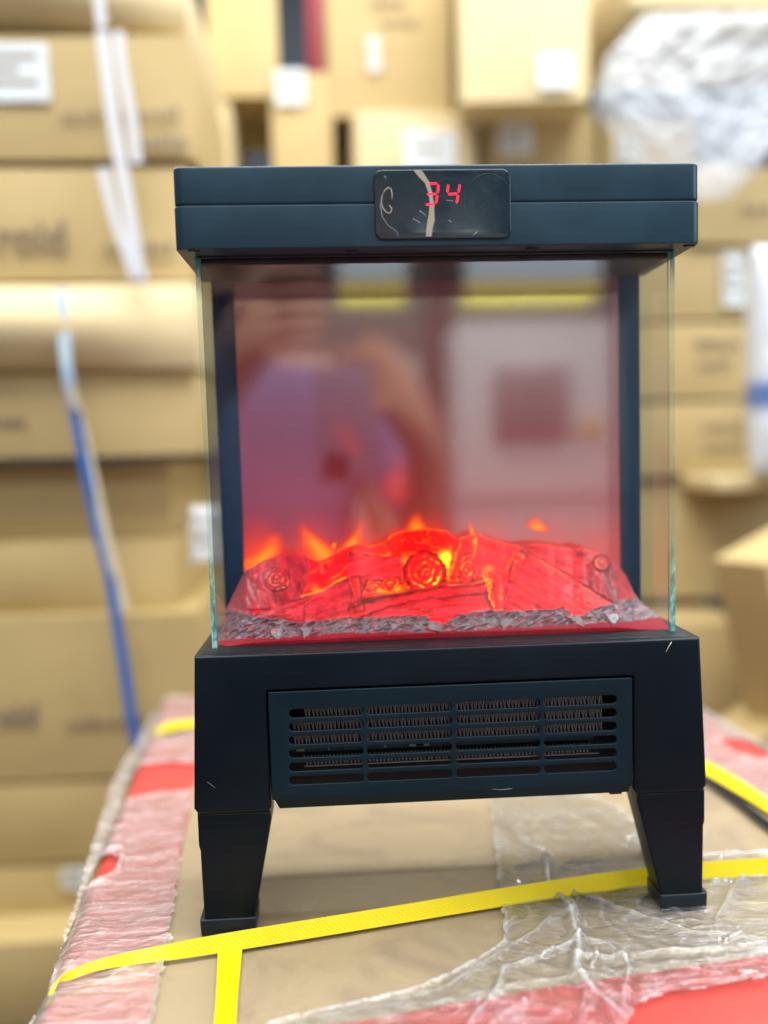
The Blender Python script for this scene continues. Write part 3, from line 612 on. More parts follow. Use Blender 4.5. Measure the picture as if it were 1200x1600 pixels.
crack = np.clip(1-np.abs(fbm(PXg, PYg, 1/30, 50, 3))*9, 0, 1)**2; cz = np.exp(-((PXg-640)/190)**4); hot += crack*.22*cz*(own != 40)*(pink < .35)
Hh += .55*n_mid+.4*n_hi-2.2*np.clip(dark, 0, 1)
# splintered grey bark and stones along the lower edge, then the gritty rim
fromb = bot-PYg; rim_h = np.interp(PXg, np.linspace(341, 1046, 9), [16, 15, 17, 15, 13, 16, 14, 16, 22])+3*n_lo+2.2*n_hi
shx = [341, 350, 375, 400, 430, 470, 500, 540, 575, 600, 640, 668, 676, 690, 715, 740, 765, 800, 850, 880, 895, 905, 925, 960, 990, 1015, 1046]
shy = [70, 62, 52, 46, 42, 33, 36, 38, 36, 36, 36, 34, 18, 18, 34, 36, 40, 36, 37, 38, 26, 22, 34, 42, 48, 46, 26]
shard_top = np.interp(PXg, shx, shy)+5+2.5*n_mid+1.0*n_hi
stones = (fromb < shard_top) & (fromb > rim_h); rdg = 1-np.abs(fbm(PXg+1.4*PYg, PYg, 1/15, 20, 3))*2.4; rdg2 = 1-np.abs(fbm(PXg, PYg-.6*PXg, 1/7, 26, 2))*2
Hs = 15+4.2*np.clip(rdg, -1, 1)+1.8*rdg2+.6*n_hi+3.0*np.exp(-((fromb-shard_top)/3.0)**2)
Hh = np.where(stones, Hs, Hh); rim = fromb <= rim_h; grit = fbm(PXg, PYg, 1/2.6, 30, 2); Hh = np.where(rim, 20+.8*grit, Hh)
for xs_ in (433, 478, 612, 683, 790, 905, 958):                   # splinters hanging over the rim
    sp_ = np.abs(wX-xs_+(xs_ % 3-1)*.7*(fromb-20)+4*n_mid) < np.clip((fromb-11)*(.5+.25*(xs_ % 4)), 0, 10); k_ = sp_ & (fromb < 30) & (fromb > 11); Hh[k_] = 22+1.2*n_hi[k_]; stones |= k_; rim &= ~k_
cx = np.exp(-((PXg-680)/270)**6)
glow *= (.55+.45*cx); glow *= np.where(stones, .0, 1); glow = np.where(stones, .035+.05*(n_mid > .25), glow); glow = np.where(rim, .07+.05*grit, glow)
hot = np.where(stones | rim, 0, hot*(.5+.5*cx)); dark = np.where(stones | rim, 0, dark); pink = np.where(rim, .3, pink)
glow *= np.clip(1-.95*np.clip(dark*1.15, 0, 1), .04, 1)*np.clip(1+.30*n_mid+.25*n_hi, .4, 1.6)
def blur(A, n):
    for ax in (0, 1): A = sum(np.roll(A, k, ax) for k in range(-n, n+1))/(2*n+1)
    return A
cav = np.clip(blur(Hh, 3)-Hh, -2, 2); live = ~(stones | rim)  # relief shading put into the glow: ridges dimmed, grooves brightened
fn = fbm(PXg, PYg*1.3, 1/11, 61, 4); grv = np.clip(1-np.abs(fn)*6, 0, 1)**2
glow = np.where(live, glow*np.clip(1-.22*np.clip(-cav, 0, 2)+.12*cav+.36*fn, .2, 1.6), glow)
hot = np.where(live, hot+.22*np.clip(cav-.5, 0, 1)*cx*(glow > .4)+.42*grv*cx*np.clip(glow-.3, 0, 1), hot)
Hh += .5*fn*live
ash = np.where(stones, 1.0, 0)+np.clip(.6*(np.abs(PXg-690)-250)/90, 0, .6)
Yd = .0335+(1-(1-tt))**1.25*.050*np.ones((1, NX)); crest_taper = np.clip((bot-top)/60, 0, 1)
Yd = .0330+(tt**1.2)*.050*crest_taper - (Hh-10)*.00042*np.clip(crest_taper, .3, 1)*np.clip(tt*14, .0, 1)*np.clip((1.02-tt)*8, .12, 1)
Yd = np.maximum(Yd, .0305)
dirs = [[ray(float(PXg[j, i]), float(PYg[j, i])) for i in range(NX)] for j in range(NY)]
vs = []
for j in range(NY):
    for i in range(NX):
        d = dirs[j][i]; p = CAM+d*((float(Yd[j, i])-CAM.y)/d.y)
        if j == 0: p.z = zt+.0002
        vs.append((p.x, p.y, max(p.z, zt+.0002)))
fs = [(j*NX+i, j*NX+i+1, (j+1)*NX+i+1, (j+1)*NX+i) for j in range(NY-1) for i in range(NX-1)]
# rear slope down to the deck
for r_ in range(1, 5):
    for i in range(NX):
        p = vs[(NY-1)*NX+i]; f_ = r_/4; vs.append((p[0], min(p[1]+.012*f_+.004*(1-(1-f_)**2), YB-.004+.0002*r_), p[2]+(zt-p[2])*f_**1.6))
for r_ in range(4):
    for i in range(NX-1): a = (NY-1+r_)*NX+i; fs.append((a, a+1, a+NX+1, a+NX))
def logmat():
    t = NT('glowing_resin'); o = t.obj()
    g = t.n('ShaderNodeAttribute', attribute_name='glow').outputs['Fac']; h = t.n('ShaderNodeAttribute', attribute_name='hot').outputs['Fac']; a = t.n('ShaderNodeAttribute', attribute_name='ash').outputs['Fac']; rm = t.n('ShaderNodeAttribute', attribute_name='rim').outputs['Fac']
    pk = t.n('ShaderNodeAttribute', attribute_name='pink').outputs['Fac']  # reflected haze on the resin put into its colour as pink
    c = t.mix(pk, (.09, .006, .006), (.20, .045, .055)); c = t.mix(a, c, t.mix(t.noise(190, 4, .65, o), (.03, .018, .022), (.30, .27, .33))); c = t.mix(rm, c, t.mix(t.noise(900, 3, .7, o), (.50, .02, .05), (.10, .004, .012))); t.l(c, t.b.inputs['Base Color'])
    rr = t.ramp(rm, [(0, (.2, .2, .2)), (1, (.75, .75, .75))]); t.l(rr, t.b.inputs['Roughness'])
    t.l(t.math('ADD', t.math('MULTIPLY', a, .7), .12), t.b.inputs['Specular IOR Level'])
    fine = t.noise(420, 4, .7, o); gg = t.math('MULTIPLY', g, t.math('ADD', t.math('MULTIPLY', fine, 1.7), .12))
    ec = t.mix(pk, (1, .0, .001), (1, .014, .034)); ec = t.mix(t.ramp(h, [(.12, (0, 0, 0)), (.75, (1, 1, 1))]), ec, (1, .17, .004))
    ec = t.mix(t.ramp(h, [(.75, (0, 0, 0)), (1.0, (1, 1, 1))]), ec, (1, .42, .01)); t.l(ec, t.b.inputs['Emission Color'])
    t.l(t.math('ADD', t.math('MULTIPLY', gg, 1.45), t.math('MULTIPLY', h, 1.0)), t.b.inputs['Emission Strength'])
    t.bump(t.noise(260, 5, .7, t.obj((1, 1, 1.6))), .35, .0006); return t.m
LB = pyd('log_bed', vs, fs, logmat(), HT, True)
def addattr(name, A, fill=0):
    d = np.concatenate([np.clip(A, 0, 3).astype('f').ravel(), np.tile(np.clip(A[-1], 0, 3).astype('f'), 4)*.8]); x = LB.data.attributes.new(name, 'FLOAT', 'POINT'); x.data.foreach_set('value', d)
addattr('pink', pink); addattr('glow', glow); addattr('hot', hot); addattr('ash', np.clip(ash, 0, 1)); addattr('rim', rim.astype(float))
# power cord
cord = tube('power_cord', spline([(.118, .112, .10), (.150, .135, .06), (.185, .22, .012), gr(1060, 1186, .004), gr(1105, 1218, .004), gr(1150, 1250, .004), gr(1200, 1289, .004), gr(1300, 1365, .004), gr(1390, 1420, .004)], 8), .0029, plastic('cord_rubber', (.006, .016, .026), .3), HT)

# ------------------------------------------------------------------ stacks of cartons behind
def carton(px0, py0, px1, py1, Y, depth, label, mat=None, group='cartons stacked behind the heater', rz=0.0, rx=0.0, tape=True, bulge=.006, tapes='v', parts=(), ry=0.0, seed=None):
    """a carton whose front face spans the given photo pixels at distance Y; parts: ('label'|'print', x, y, w, h) in 0..1 of the face"""
    mat = mat or M_kraft; cxp, cyp = (px0+px1)/2, (py0+py1)/2
    a, b = at(px0, cyp, Y), at(px1, cyp, Y); c, d = at(cxp, py0, Y), at(cxp, py1, Y)
    w, h = b.x-a.x, c.z-d.z; base = Vector(((a.x+b.x)/2, Y, (c.z+d.z)/2-h/2))
    r = empty('carton', base, rz, label, 'carton', group); r.rotation_euler = (rx, ry, rz)
    N = 12; sd = random.random()*50 if seed is None else seed
    bm = bmesh.new(); bmesh.ops.create_cube(bm, size=1); bmesh.ops.subdivide_edges(bm, edges=bm.edges[:], cuts=7, use_grid_fill=True)
    for v in bm.verts:
        u = v.co.copy(); x, y, z = u.x*w, (u.y+.5)*depth, (u.z+.5)*h
        k = (1-(2*u.x)**2)*(1-(2*u.z)**2); rr = 1-.5*max(0, (abs(u.x)*2)**14)*.02
        n = noise.noise(Vector((x*4+sd, y*4, z*4)))
        v.co = Vector((x*(1-.012*(abs(u.z*2))**8), y-(bulge*k+.004*n if u.y < -.4 else 0), z+(.003*n if abs(u.z) > .4 else 0)))
    me = bpy.data.meshes.new('carton_body'); bm.to_mesh(me); bm.free(); link('carton_body', me, mat, r, True); me.set_sharp_from_angle(angle=math.radians(40))
    if tape:
        if tapes == 'h': box('tape', -w/2, w/2, -.0085, -.0075, h*.5-.024, h*.5+.024, M_tape, r)
        elif tapes == 't': box('tape', -w/2-.001, w/2+.001, -.0085, -.0075, h-.05, h+.002, M_tape, r)
        else: box('tape', -.024, .024, -.0085, -.0075, h*.72, h+.0045, M_tape, r)
    for kind, x, y, ww, hh in parts:
        x0, x1, z0, z1 = -w/2+x*w, -w/2+(x+ww)*w, h*(1-y-hh), h*(1-y)
        if kind == 'label':
            l = box('label', x0, x1, -.0105, -.0095, z0, z1, M_label, r)
            for k in range(3): box('print', x0+.12*(x1-x0), x1-(.12+.2*(k % 2))*(x1-x0), -.0113, -.0105, z1-(.28+.22*k)*(z1-z0), z1-(.20+.22*k)*(z1-z0), M_ink2, l)
        elif kind == 'print':     # a line of small marks, too blurred in the photograph to read
            bm = bmesh.new(); x = x0; rr = random.Random(int(x0*9999))
            while x < x1:
                g = rr.uniform(.35, .75)*(z1-z0); hz_ = rr.choice([.6, 1, .75])
                bmesh.ops.create_cube(bm, size=1, matrix=Matrix.Translation((x+g/2, -.0092, z0+(z1-z0)*hz_/2)) @ Matrix.Diagonal((g, .0008, (z1-z0)*hz_, 1))); x += g*1.35
            me = bpy.data.meshes.new('print'); bm.to_mesh(me); bm.free(); link('print', me, M_ink2, r)['kind'] = 'stuff'
        else:                     # big lettering
            cu = bpy.data.curves.new('c', 'FONT'); cu.body = kind; cu.size = (z1-z0)*1.35; cu.extrude = .0004; cu.offset = .0016; o = bpy.data.objects.new('c', cu); COL.objects.link(o)
            me = bpy.data.meshes.new_from_object(o.evaluated_get(bpy.context.evaluated_depsgraph_get())); bpy.data.objects.remove(o)
            me.transform(Matrix.Translation((x0, -.0094, z0)) @ Matrix.Rotation(math.pi/2, 4, 'X')); link('print', me, M_ink2, r)
    return r
GL = 'cartons in the tall stack at left'; GB = 'cartons piled on the far shelf row'; GR = 'cartons stacked at right'
YL = .88
carton(-330, -60, 290, 46, YL+.02, .5, 'crumpled pale carton topmost at the upper left corner', M_kraft2, GL, bulge=.05, tape=False)
carton(-330, 53, 303, 250, YL, .5, 'brown carton at upper left with a white paper label at its left end', M_kraft, GL, parts=[('label', .42, .09, .225, .46), ('print', .67, .62, .10, .07), ('print', .80, .60, .15, .09), ('print', .86, .82, .10, .12)], tape=False)
carton(-330, 262, 300, 440, YL, .5, 'carton at left with large dark lettering behind two hanging white straps', M_kraft, GL, parts=[('roid', .51, .46, .17, .28), ('print', .78, .68, .17, .10)], tape=False)
carton(-330, 446, 308, 578, YL-.02, .5, 'pale bulging carton at left under the lettered one', M_kraft2, GL, bulge=.045, tape=False)
carton(-330, 582, 310, 716, YL, .5, 'shallow carton at left with a short line of print at its left end', M_kraft, GL, parts=[('print', .49, .50, .07, .14)], tape=False)
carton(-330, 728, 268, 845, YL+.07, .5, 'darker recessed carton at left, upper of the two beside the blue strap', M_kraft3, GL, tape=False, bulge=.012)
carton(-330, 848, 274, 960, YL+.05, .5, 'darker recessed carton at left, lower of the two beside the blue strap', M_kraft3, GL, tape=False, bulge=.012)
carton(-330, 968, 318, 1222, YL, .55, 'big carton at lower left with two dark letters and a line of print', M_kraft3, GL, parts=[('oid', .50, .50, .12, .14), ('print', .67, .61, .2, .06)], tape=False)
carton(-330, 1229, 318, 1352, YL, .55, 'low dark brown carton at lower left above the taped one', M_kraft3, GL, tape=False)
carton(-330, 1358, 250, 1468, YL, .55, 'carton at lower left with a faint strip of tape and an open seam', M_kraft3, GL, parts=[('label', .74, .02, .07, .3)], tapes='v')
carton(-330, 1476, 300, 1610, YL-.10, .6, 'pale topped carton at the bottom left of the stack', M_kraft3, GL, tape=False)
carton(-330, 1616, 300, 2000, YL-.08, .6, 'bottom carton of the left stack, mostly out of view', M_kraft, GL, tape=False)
def kb(*a, **k): return carton(*a, **k)
YB1 = 1.35
for (a, b, c, d, Y, dep, lb, m, pr, rz) in [
    (322, -120, 432, 152, YB1, .35, 'tall pinkish carton at top between the left stack and the dark gap', M_kraft, [], .05),
    (300, 158, 362, 330, YB1-.05, .3, 'narrow upright carton beside the end of the left stack', M_kraft2, [], 0),
    (425, 112, 520, 330, YB1, .35, 'carton under the dark gap with a small square white label', M_kraft, [('label', .10, .00, .48, .24)], -.04),
    (512, -120, 702, 182, YB1, .4, 'large square carton at top centre with faint grey print', M_kraft, [('print', .35, .40, .3, .035), ('print', .42, .50, .3, .03), ('label', .32, .60, .09, .17)], .03),
    (556, 176, 745, 330, YB1-.04, .35, 'carton just above the display with a tilted white label', M_kraft2, [('label', .40, .20, .42, .38)], .10),
    (718, -120, 918, 158, YB1-.14, .4, 'pale carton at top right of centre with a square white label', M_kraft2, [('label', .60, .75, .27, .19)], -.06),
    (756, 176, 930, 330, YB1, .35, 'carton in the shade below the pale one with a square white label', M_kraft, [('label', .13, .12, .3, .32)], 0),
    (940, 186, 1085, 345, YB1+.02, .35, 'carton behind the shiny plastic bag with half a white label', M_kraft, [('label', .13, .15, .3, .3)], .05),
    (300, 336, 620, 560, YB1, .4, 'carton hidden behind the left half of the heater', M_kraft, [], 0), (626, 336, 985, 560, YB1, .4, 'carton hidden behind the middle of the heater', M_kraft, [], 0),
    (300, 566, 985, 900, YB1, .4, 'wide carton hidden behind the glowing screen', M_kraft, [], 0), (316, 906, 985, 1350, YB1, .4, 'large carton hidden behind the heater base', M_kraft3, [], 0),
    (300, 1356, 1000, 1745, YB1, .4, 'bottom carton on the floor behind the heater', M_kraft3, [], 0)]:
    kb(a, b, c, d, Y, dep, lb, m, GB, rz=rz, parts=pr, tape=False)
YR = 1.28
for (a, b, c, d, Y, dep, lb, m, pr, rz) in [
    (985, -130, 1330, 8, YR-.1, .4, 'pale carton at the top right corner above the plastic bag', M_kraft2, [], .02),
    (1078, 262, 1330, 382, YR, .4, 'brown carton right of the heater top under the plastic bag', M_kraft, [('print', .3, .5, .2, .1)], .1),
    (995, 390, 1168, 498, YR, .35, 'carton at right with a tilted scrap of white paper', M_kraft, [('label', .76, .08, .2, .75)], 0),
    (995, 505, 1172, 622, YR, .35, 'upper of two cartons at right printed with faint panels', M_kraft, [('print', .50, .22, .36, .12), ('print', .52, .5, .3, .1)], 0),
    (995, 630, 1176, 742, YR, .35, 'lower of two cartons at right printed with faint panels', M_kraft, [('print', .56, .28, .33, .12), ('print', .56, .56, .33, .12)], 0),
    (995, 750, 1300, 932, YR+.02, .4, 'plain carton at right, behind the leaning one', M_kraft, [], 0),
    (990, 975, 1155, 1180, YR-.15, .4, 'carton low at right beside the heater base', M_kraft, [], -.05),
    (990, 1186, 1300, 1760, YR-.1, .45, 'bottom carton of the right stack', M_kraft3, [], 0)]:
    kb(a, b, c, d, Y, dep, lb, m, GR, rz=rz, parts=pr, tape=False)
carton(1212, 806, 1500, 1120, .95, .10, 'big pale carton leaning in from the right edge', M_kraft, GR, ry=math.radians(-17), rz=math.radians(28), tape=False)
carton(1210, 1060, 1500, 1500, 1.0, .10, 'dark brown carton under the leaning one at the right edge', M_kraft3, GR, ry=math.radians(-17), rz=math.radians(28), tape=False)
box_ = lambda *a, **k: box(*a, **k)
b = box('cardboard_sheet', at(1120, 755, 1.1).x, at(1330, 755, 1.1).x, 1.1, 1.4, at(1160, 768, 1.1).z, at(1160, 745, 1.1).z, M_kraft2, None, .004); tag(b, 'thin pale cardboard sheet jutting out at right above the leaning carton', 'cardboard sheet')
b = box('red_banner', at(480, 50, 1.9).x, at(510, 50, 1.9).x, 1.9, 1.92, at(490, 150, 1.9).z, at(490, -80, 1.9).z, flat('red_cloth', (.28, .02, .04), .6), None, .004); tag(b, 'dark red cloth in the gap between cartons at top', 'cloth'); b.rotation_euler = (0, math.radians(0), 0)
b = box('red_banner', at(924, 50, 1.6).x, at(956, 50, 1.6).x, 1.6, 1.62, at(940, 60, 1.6).z, at(940, -80, 1.6).z, flat('red_cloth_bright', (.45, .03, .05), .6), None, .004); tag(b, 'small bright red cloth at top right beside the plastic bag', 'cloth')
# hanging straps on the left stack
def hstrap(pts, w, m, lb, Y=YL-.055):
    w /= 2; tp = [at(x-w+1.5*math.sin(y*.05), y, Y) for x, y in pts]; bt_ = [at(x+w+1.5*math.sin(y*.05), y, Y) for x, y in pts]
    s = ribbon('hanging_strap', tp, bt_, .0012, m, None, 5); tag(s, lb, 'strap', 'straps hanging down the left stack')
hstrap([(158, 48), (168, 110), (180, 200), (196, 300), (212, 400), (222, 440)], 20, M_white, 'longer white strap hanging from the label carton at left')
hstrap([(184, 48), (192, 100), (204, 180), (214, 255)], 16, M_white, 'shorter white strap right of the long white one')
hstrap([(160, 262), (168, 300), (184, 350), (200, 405), (214, 440)], 17, M_white, 'white strap over the face of the lettered carton')
hstrap([(153, -30), (155, 10), (158, 42)], 16, M_white, 'white strap end at the top left carton')
hstrap([(112, 600), (130, 680), (150, 770), (172, 860), (196, 952)], 13, flat('cream_strap', (.66, .62, .48), .35), 'cream strap just right of the blue strap')
M_bs = NT('blue_white_strap'); sp = M_bs.n('ShaderNodeSeparateXYZ'); M_bs.l(M_bs.obj(), sp.inputs[0])
mr = M_bs.n('ShaderNodeMapRange', i_From_Min=at(100, 560, YL).z, i_From_Max=at(100, 640, YL).z); M_bs.l(sp.outputs[2], mr.inputs[0]); M_bs.l(M_bs.mix(mr.outputs[0], (.55, .72, .88), (.035, .13, .42)), M_bs.b.inputs[0]); M_bs.set(Roughness=.25); M_bs = M_bs.m
hstrap([(97, 452), (99, 500), (104, 570), (116, 640), (133, 720), (152, 820), (170, 900), (186, 985), (196, 1060), (206, 1120), (214, 1170)], 17, M_bs, 'long blue strap, white at its top, down the left stack')
# crumpled plastic bag and the blue-white sack at right
def crumple(name, px0, py0, px1, py1, Y, dep, mat, label, cat, seed=0, amp=.03, outline=None, nx=80, ny=70):
    vs, fs = [], []
    for side in (0, 1):
        for j in range(ny+1):
            for i in range(nx+1):
                u, v = i/nx, j/ny; px, py = px0+(px1-px0)*u, py0+(py1-py0)*v
                if outline: px, py = outline(u, v)
                q = Vector((u*5+seed, v*4, 0)); r = 1-abs(noise.noise(q)); r2 = 1-abs(noise.noise(q*2.7)); r3 = noise.noise(q*6)
                e = max(0, 1-(2*u-1)**4)*max(0, 1-(2*v-1)**4); yy = Y+(dep*e**.6*(1 if side else -.5))+(amp*(r+.5*r2+.25*r3-1.2) if not side else 0)*e**.3
                p = at(px, py, Y); vs.append((p.x, yy, p.z))
    M = (nx+1)*(ny+1)
    for s_ in (0, 1):
        for j in range(ny):
            for i in range(nx):
                a = s_*M+j*(nx+1)+i; f = (a, a+1, a+nx+2, a+nx+1); fs.append(f if s_ else f[::-1])
    bm = bmesh.new(); me = bpy.data.meshes.new(name); me.from_pydata(vs, [], fs); bm.from_mesh(me); bmesh.ops.remove_doubles(bm, verts=bm.verts[:], dist=1e-5); bmesh.ops.recalc_face_normals(bm, faces=bm.faces[:]); bm.to_mesh(me); bm.free()
    return tag(link(name, me, mat, None, True), label, cat)
t = NT('bag_plastic'); t.set(Base_Color=(.82, .90, 1.0), Roughness=.14, Specular_IOR_Level=1.0, Alpha=.34); M_bag = t.m
def bagline(u, v):
    x0 = np.interp(v, [0, .25, .5, .75, 1], [1010, 945, 930, 985, 1075]); x1 = np.interp(v, [0, .3, 1], [1330, 1330, 1180]); return x0+(x1-x0)*u, 20+(v*(245+30*math.sin(u*3.1)))+(30*(1-u)*v)
crumple('plastic_bag', 930, 20, 1330, 300, 1.12, .12, M_bag, 'crumpled shiny clear plastic bag hanging at the upper right', 'plastic bag', 3, .035, bagline)
t = NT('sack_weave'); o = t.obj(); wv = t.n('ShaderNodeTexWave', bands_direction='Z', i_Scale=38.0); t.l(o, wv.inputs[0]); sp = t.n('ShaderNodeSeparateXYZ'); t.l(o, sp.inputs[0])
zc = at(1190, 620, 1.1).z; mr = t.n('ShaderNodeMapRange', i_From_Min=zc-.03, i_From_Max=zc+.03); t.l(sp.outputs[2], mr.inputs[0])
bl = t.ramp(mr.outputs[0], [(0, (0, 0, 0)), (.3, (1, 1, 1)), (.7, (1, 1, 1)), (1, (0, 0, 0))])
c = t.mix(t.math('MULTIPLY', wv.outputs[1], .3), (.70, .78, .90), (.35, .45, .65)); t.l(t.mix(bl, c, (.10, .20, .55)), t.b.inputs[0]); t.set(Roughness=.3)
crumple('woven_sack', 1176, 385, 1330, 745, 1.05, .1, t.m, 'white and blue woven sack standing at the right edge', 'sack', 8, .012, None, 30, 40)
t = NT('scrap_plastic'); t.set(Base_Color=(.75, .82, .9), Roughness=.2, Alpha=.45)
crumple('plastic_bag', 296, 790, 345, 880, .80, .03, t.m, 'small scrap of pale plastic beside the left edge of the glass', 'plastic bag', 5, .02, None, 20, 20)

# ------------------------------------------------------------------ behind the camera: what the screen mirrors
YM = .1036                                        # mirror plane
def mir(px, py, dv):
    """world point seen mirrored at this pixel, dv metres in front of the screen"""
    p = at(px, py, YM+dv); return Vector((p.x, 2*YM-p.y, p.z))
def mbox(name, px0, py0, px1, py1, dv, dep, mat, parent=None, bev=.01):
    a, b = mir(px0, (py0+py1)/2, dv), mir(px1, (py0+py1)/2, dv); c, d = mir((px0+px1)/2, py0, dv), mir((px0+px1)/2, py1, dv)
    return box(name, a.x, b.x, a.y-dep, a.y, d.z, c.z, mat, parent, bev)
M_wh = flat('white_paint', (.80, .80, .82), .4); M_yp = flat('yellow_paint', (.85, .55, .01), .4); M_dk = flat('dark_red_panel', (.42, .34, .36), .3)
def litmat(name, col, st):
    t = NT(name); t.b.inputs['Emission Color'].default_value = (*col, 1); t.b.inputs['Emission Strength'].default_value = st; t.set(Base_Color=(.3, .3, .3)); return t.m
M_lit = litmat('lit_panel', (.70, .85, 1), 3.2); M_lity = litmat('lit_yellow', (.85, .72, .01), 2.8)  # boards made to glow, added for the bright patches mirrored in the glass
for a, b, lb in ((528, 632, 'added glowing board with a yellow lower edge, the narrower one mirrored at left'), (722, 924, 'wider added glowing board with a yellow lower edge, mirrored at right')):
    r = empty('glow_board', mir((a+b)/2, 475, 3.2), 0, lb, 'glowing board')
    for nm, y0, y1, m in (('lit_panel', 400, 446, M_lit), ('yellow_edge', 447, 474, M_lity)):
        o = mbox(nm, a, y0, b, y1, 3.2, .06, m, None, .004); o.parent = r; o.matrix_parent_inverse = Matrix.Translation(-r.location)
tag(mbox('steel_column', 672, 380, 708, 1160, 3.0, .11, flat('column_paint', (.10, .05, .05), .4)), 'dark square column of the shop seen only as a reflection', 'column')
r = empty('display_counter', mir(840, 1100, 2.6), 0, 'white counter unit with a dark screen set in its front', 'counter')
for nm, q, dv, m in (('cabinet', (716, 505, 955, 1150), 2.6, M_wh), ('screen', (768, 575, 886, 690), 2.585, M_dk), ('sticker', (905, 655, 930, 685), 2.585, M_yp), ('drawer_line', (716, 770, 955, 776), 2.59, M_dk)):
    o = mbox(nm, *q, dv, .5 if nm == 'cabinet' else .01, m, None, .003); o.parent = r; o.matrix_parent_inverse = Matrix.Translation(-r.location)
r = empty('display_counter', mir(560, 1100, 3.4), 0, 'low white shelf unit left of the column, seen only as a reflection', 'counter')
for nm, q, dv, m in (('cabinet', (480, 560, 660, 1150), 3.4, M_wh), ('shelf_edge', (480, 640, 660, 650), 3.385, M_dk)):
    o = mbox(nm, *q, dv, .4 if nm == 'cabinet' else .02, m, None, .003); o.parent = r; o.matrix_parent_inverse = Matrix.Translation(-r.location)

# the photographer
M_skin = NT('skin').set(Base_Color=(.74, .43, .31), Roughness=.45, Subsurface_Weight=.1).m
M_shirt = NT('shirt_cloth'); M_shirt.l(M_shirt.mix(M_shirt.noise(9, 4, .6, M_shirt.obj()), (.36, .30, .56), (.20, .16, .34)), M_shirt.b.inputs[0]); M_shirt.set(Roughness=.8); M_shirt = M_shirt.m
M_hair = flat('hair', (.015, .011, .010), .5); M_trs = flat('dark_trousers', (.03, .035, .06), .8)
def skin(name, verts, edges, radii, mat, parent, root=0, sub=2):
    me = bpy.data.meshes.new(name); me.from_pydata([tuple(v) for v in verts], edges, []); o = bpy.data.objects.new(name, me); COL.objects.link(o)
    o.modifiers.new('s', 'SKIN'); 
    for i, r_ in enumerate(radii): me.skin_vertices[0].data[i].radius = (r_, r_) if not isinstance(r_, tuple) else r_; me.skin_vertices[0].data[i].use_root = (i == root)
    sb = o.modifiers.new('u', 'SUBSURF'); sb.levels = sub; sb.render_levels = sub
    m2 = bpy.data.meshes.new_from_object(o.evaluated_get(bpy.context.evaluated_depsgraph_get())); bpy.data.objects.remove(o)
    return link(name, m2, mat, parent, True)
PR = empty('person', (-.16, -1.05, -.95), 0, 'person in a lavender shirt holding up a phone, mirrored in the heater screen', 'person')
V, E_, Rr = [], [], []
def add(p, r_, par=None):
    V.append(Vector(p)-PR.location-Vector((.06 if p[1] <= -.90 else 0, 0, 0))); Rr.append(r_)
    if par is not None: E_.append((par, len(V)-1))
    return len(V)-1
pel = add((-.12, -1.10, -.02), .13); sp1 = add((-.12, -1.08, .16), .115, pel); ch = add((-.12, -1.06, .32), .13, sp1); nk = add((-.14, -1.05, .455), .05, ch); hd0 = add((-.15, -1.03, .54), .072, nk); hd1 = add((-.155, -1.02, .62), .088, hd0); hd2 = add((-.157, -1.03, .69), .066, hd1)
for s_ in (-1, 1):
    hip = add((-.12+s_*.085, -1.10, -.08), .085, pel); kn = add((-.12+s_*.10, -1.07, -.50), .058, hip); an = add((-.12+s_*.10, -1.10, -.88), .038, kn); add((-.12+s_*.11, -.98, -.92), .03, an)
hands = []
for s_, wrist, elbow, palm, dirf in ((-1, (-.215, -.745, .385), (-.36, -.96, .12), (-.165, -.695, .462), (1, 0, .12)), (1, (.060, -.745, .285), (.10, -.98, .05), (.018, -.695, .372), (-1, 0, .10))):
    sh = add((-.12+s_*.17, -1.06, .37), .062, ch); el = add(elbow, .044, sh); wr = add(wrist, .030, el); pl = add(palm, .040, wr)
    P0 = Vector(palm)
    for k in range(4):                              # four fingers curled over the phone, knuckles towards the screen
        ln = (.030, .034, .032, .026)[k]; off = Vector((-.004*s_*0, .002, .036-.021*k)); b0_ = P0+off+Vector((dirf[0]*.018, .012, 0))
        k0 = add(b0_, .0112, pl); k1 = add(b0_+Vector((dirf[0]*ln, .012, dirf[2]*ln)), .0105, k0); k2 = add(b0_+Vector((dirf[0]*(ln+.024), .006, dirf[2]*ln*1.2)), .0095, k1); add(b0_+Vector((dirf[0]*(ln+.040), -.008, dirf[2]*ln*1.2)), .0078, k2)
    t0 = add(P0+Vector((dirf[0]*.004, -.020, .040)), .0115, pl); t1 = add(P0+Vector((dirf[0]*.030, -.028, .060)), .0095, t0); add(P0+Vector((dirf[0]*.054, -.026, .062)), .008, t1)
skin('body', V, E_, Rr, M_skin, PR)
def psk(name, pts, rr, m, ed=None):
    return skin(name, [Vector(p)-PR.location-Vector((.06, 0, 0)) for p in pts], ed or [(i, i+1) for i in range(len(pts)-1)], rr, m, PR)
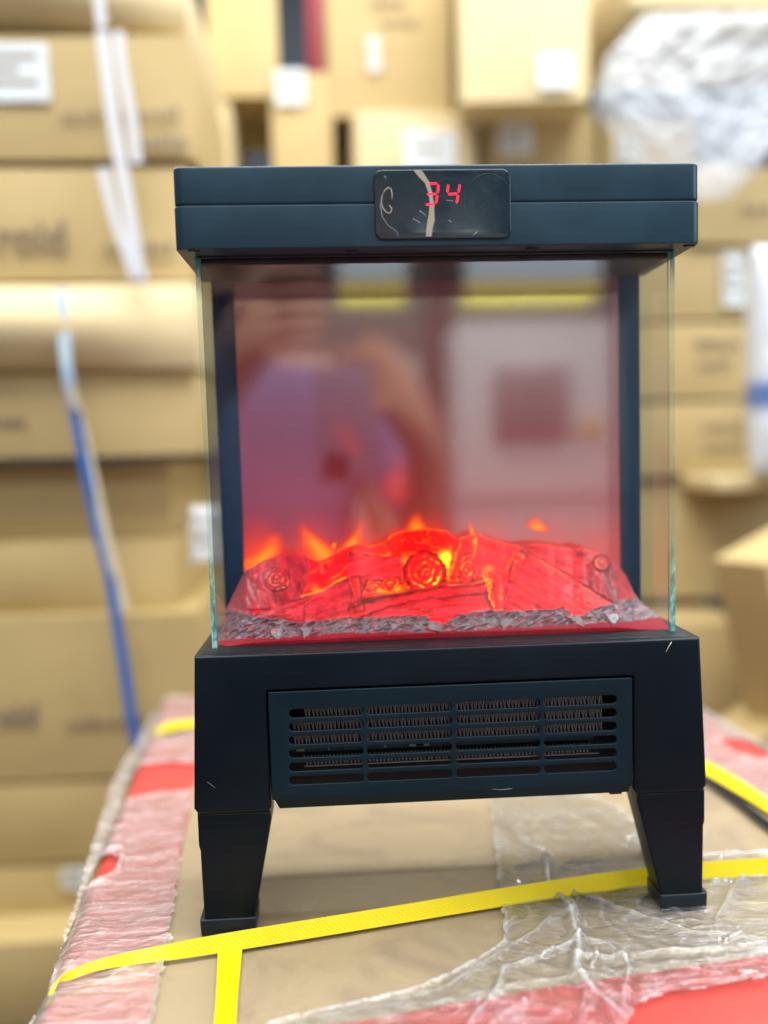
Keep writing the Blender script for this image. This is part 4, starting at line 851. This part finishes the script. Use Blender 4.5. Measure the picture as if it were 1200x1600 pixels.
psk('shirt', [(-.12, -1.10, -.06), (-.12, -1.08, .16), (-.12, -1.06, .33), (-.135, -1.055, .40), (-.29, -1.06, .37), (-.345, -.98, .19), (.05, -1.06, .37), (.125, -1.0, .13)], [.155, .145, .155, .08, .078, .062, .078, .062], M_shirt, [(0, 1), (1, 2), (2, 3), (2, 4), (4, 5), (2, 6), (6, 7)])
psk('trousers', [(-.12, -1.10, -.04), (-.205, -1.10, -.10), (-.22, -1.07, -.50), (-.22, -1.10, -.86), (-.035, -1.10, -.10), (-.02, -1.07, -.50), (-.02, -1.10, -.86)], [.14, .10, .075, .06, .10, .075, .06], M_trs, [(0, 1), (1, 2), (2, 3), (0, 4), (4, 5), (5, 6)])
psk('hair', [(-.155, -1.075, .60), (-.157, -1.06, .67), (-.157, -1.03, .715)], [.085, .092, .075], M_hair)
hp = PR.location
for nm, c_, sx, m in (('nose', (-.155, -.928, .600), (.013, .018, .02), M_skin), ('mouth', (-.155, -.940, .565), (.024, .006, .006), flat('lips', (.4, .12, .1), .5)), ('eye', (-.187, -.942, .635), (.012, .008, .007), flat('eye_white', (.7, .68, .66), .2)), ('eye', (-.123, -.942, .635), (.012, .008, .007), flat('eye_white_b', (.7, .68, .66), .2)), ('ear', (-.243, -1.03, .615), (.008, .018, .028), M_skin), ('ear', (-.067, -1.03, .615), (.008, .018, .028), M_skin)):
    bm = bmesh.new(); bmesh.ops.create_uvsphere(bm, u_segments=12, v_segments=8, radius=1, matrix=Matrix.Translation(Vector(c_)-hp-Vector((.06, 0, 0))) @ Matrix.Diagonal((*sx, 1))); me = bpy.data.meshes.new(nm); bm.to_mesh(me); bm.free(); link(nm, me, m, PR, True)
ph = empty('smartphone', (-.055, -.662, .385), 0, 'dark smartphone held up in both hands, mirrored in the heater screen', 'phone')
b = box('phone_body', -.037, .037, -.004, .004, -.140, .015, flat('phone_metal', (.34, .27, .40), .25), ph, .003)
box('camera_bump', -.030, .002, .004, .0055, -.132, -.100, flat('phone_glass', (.02, .02, .03), .1), ph, .0006)
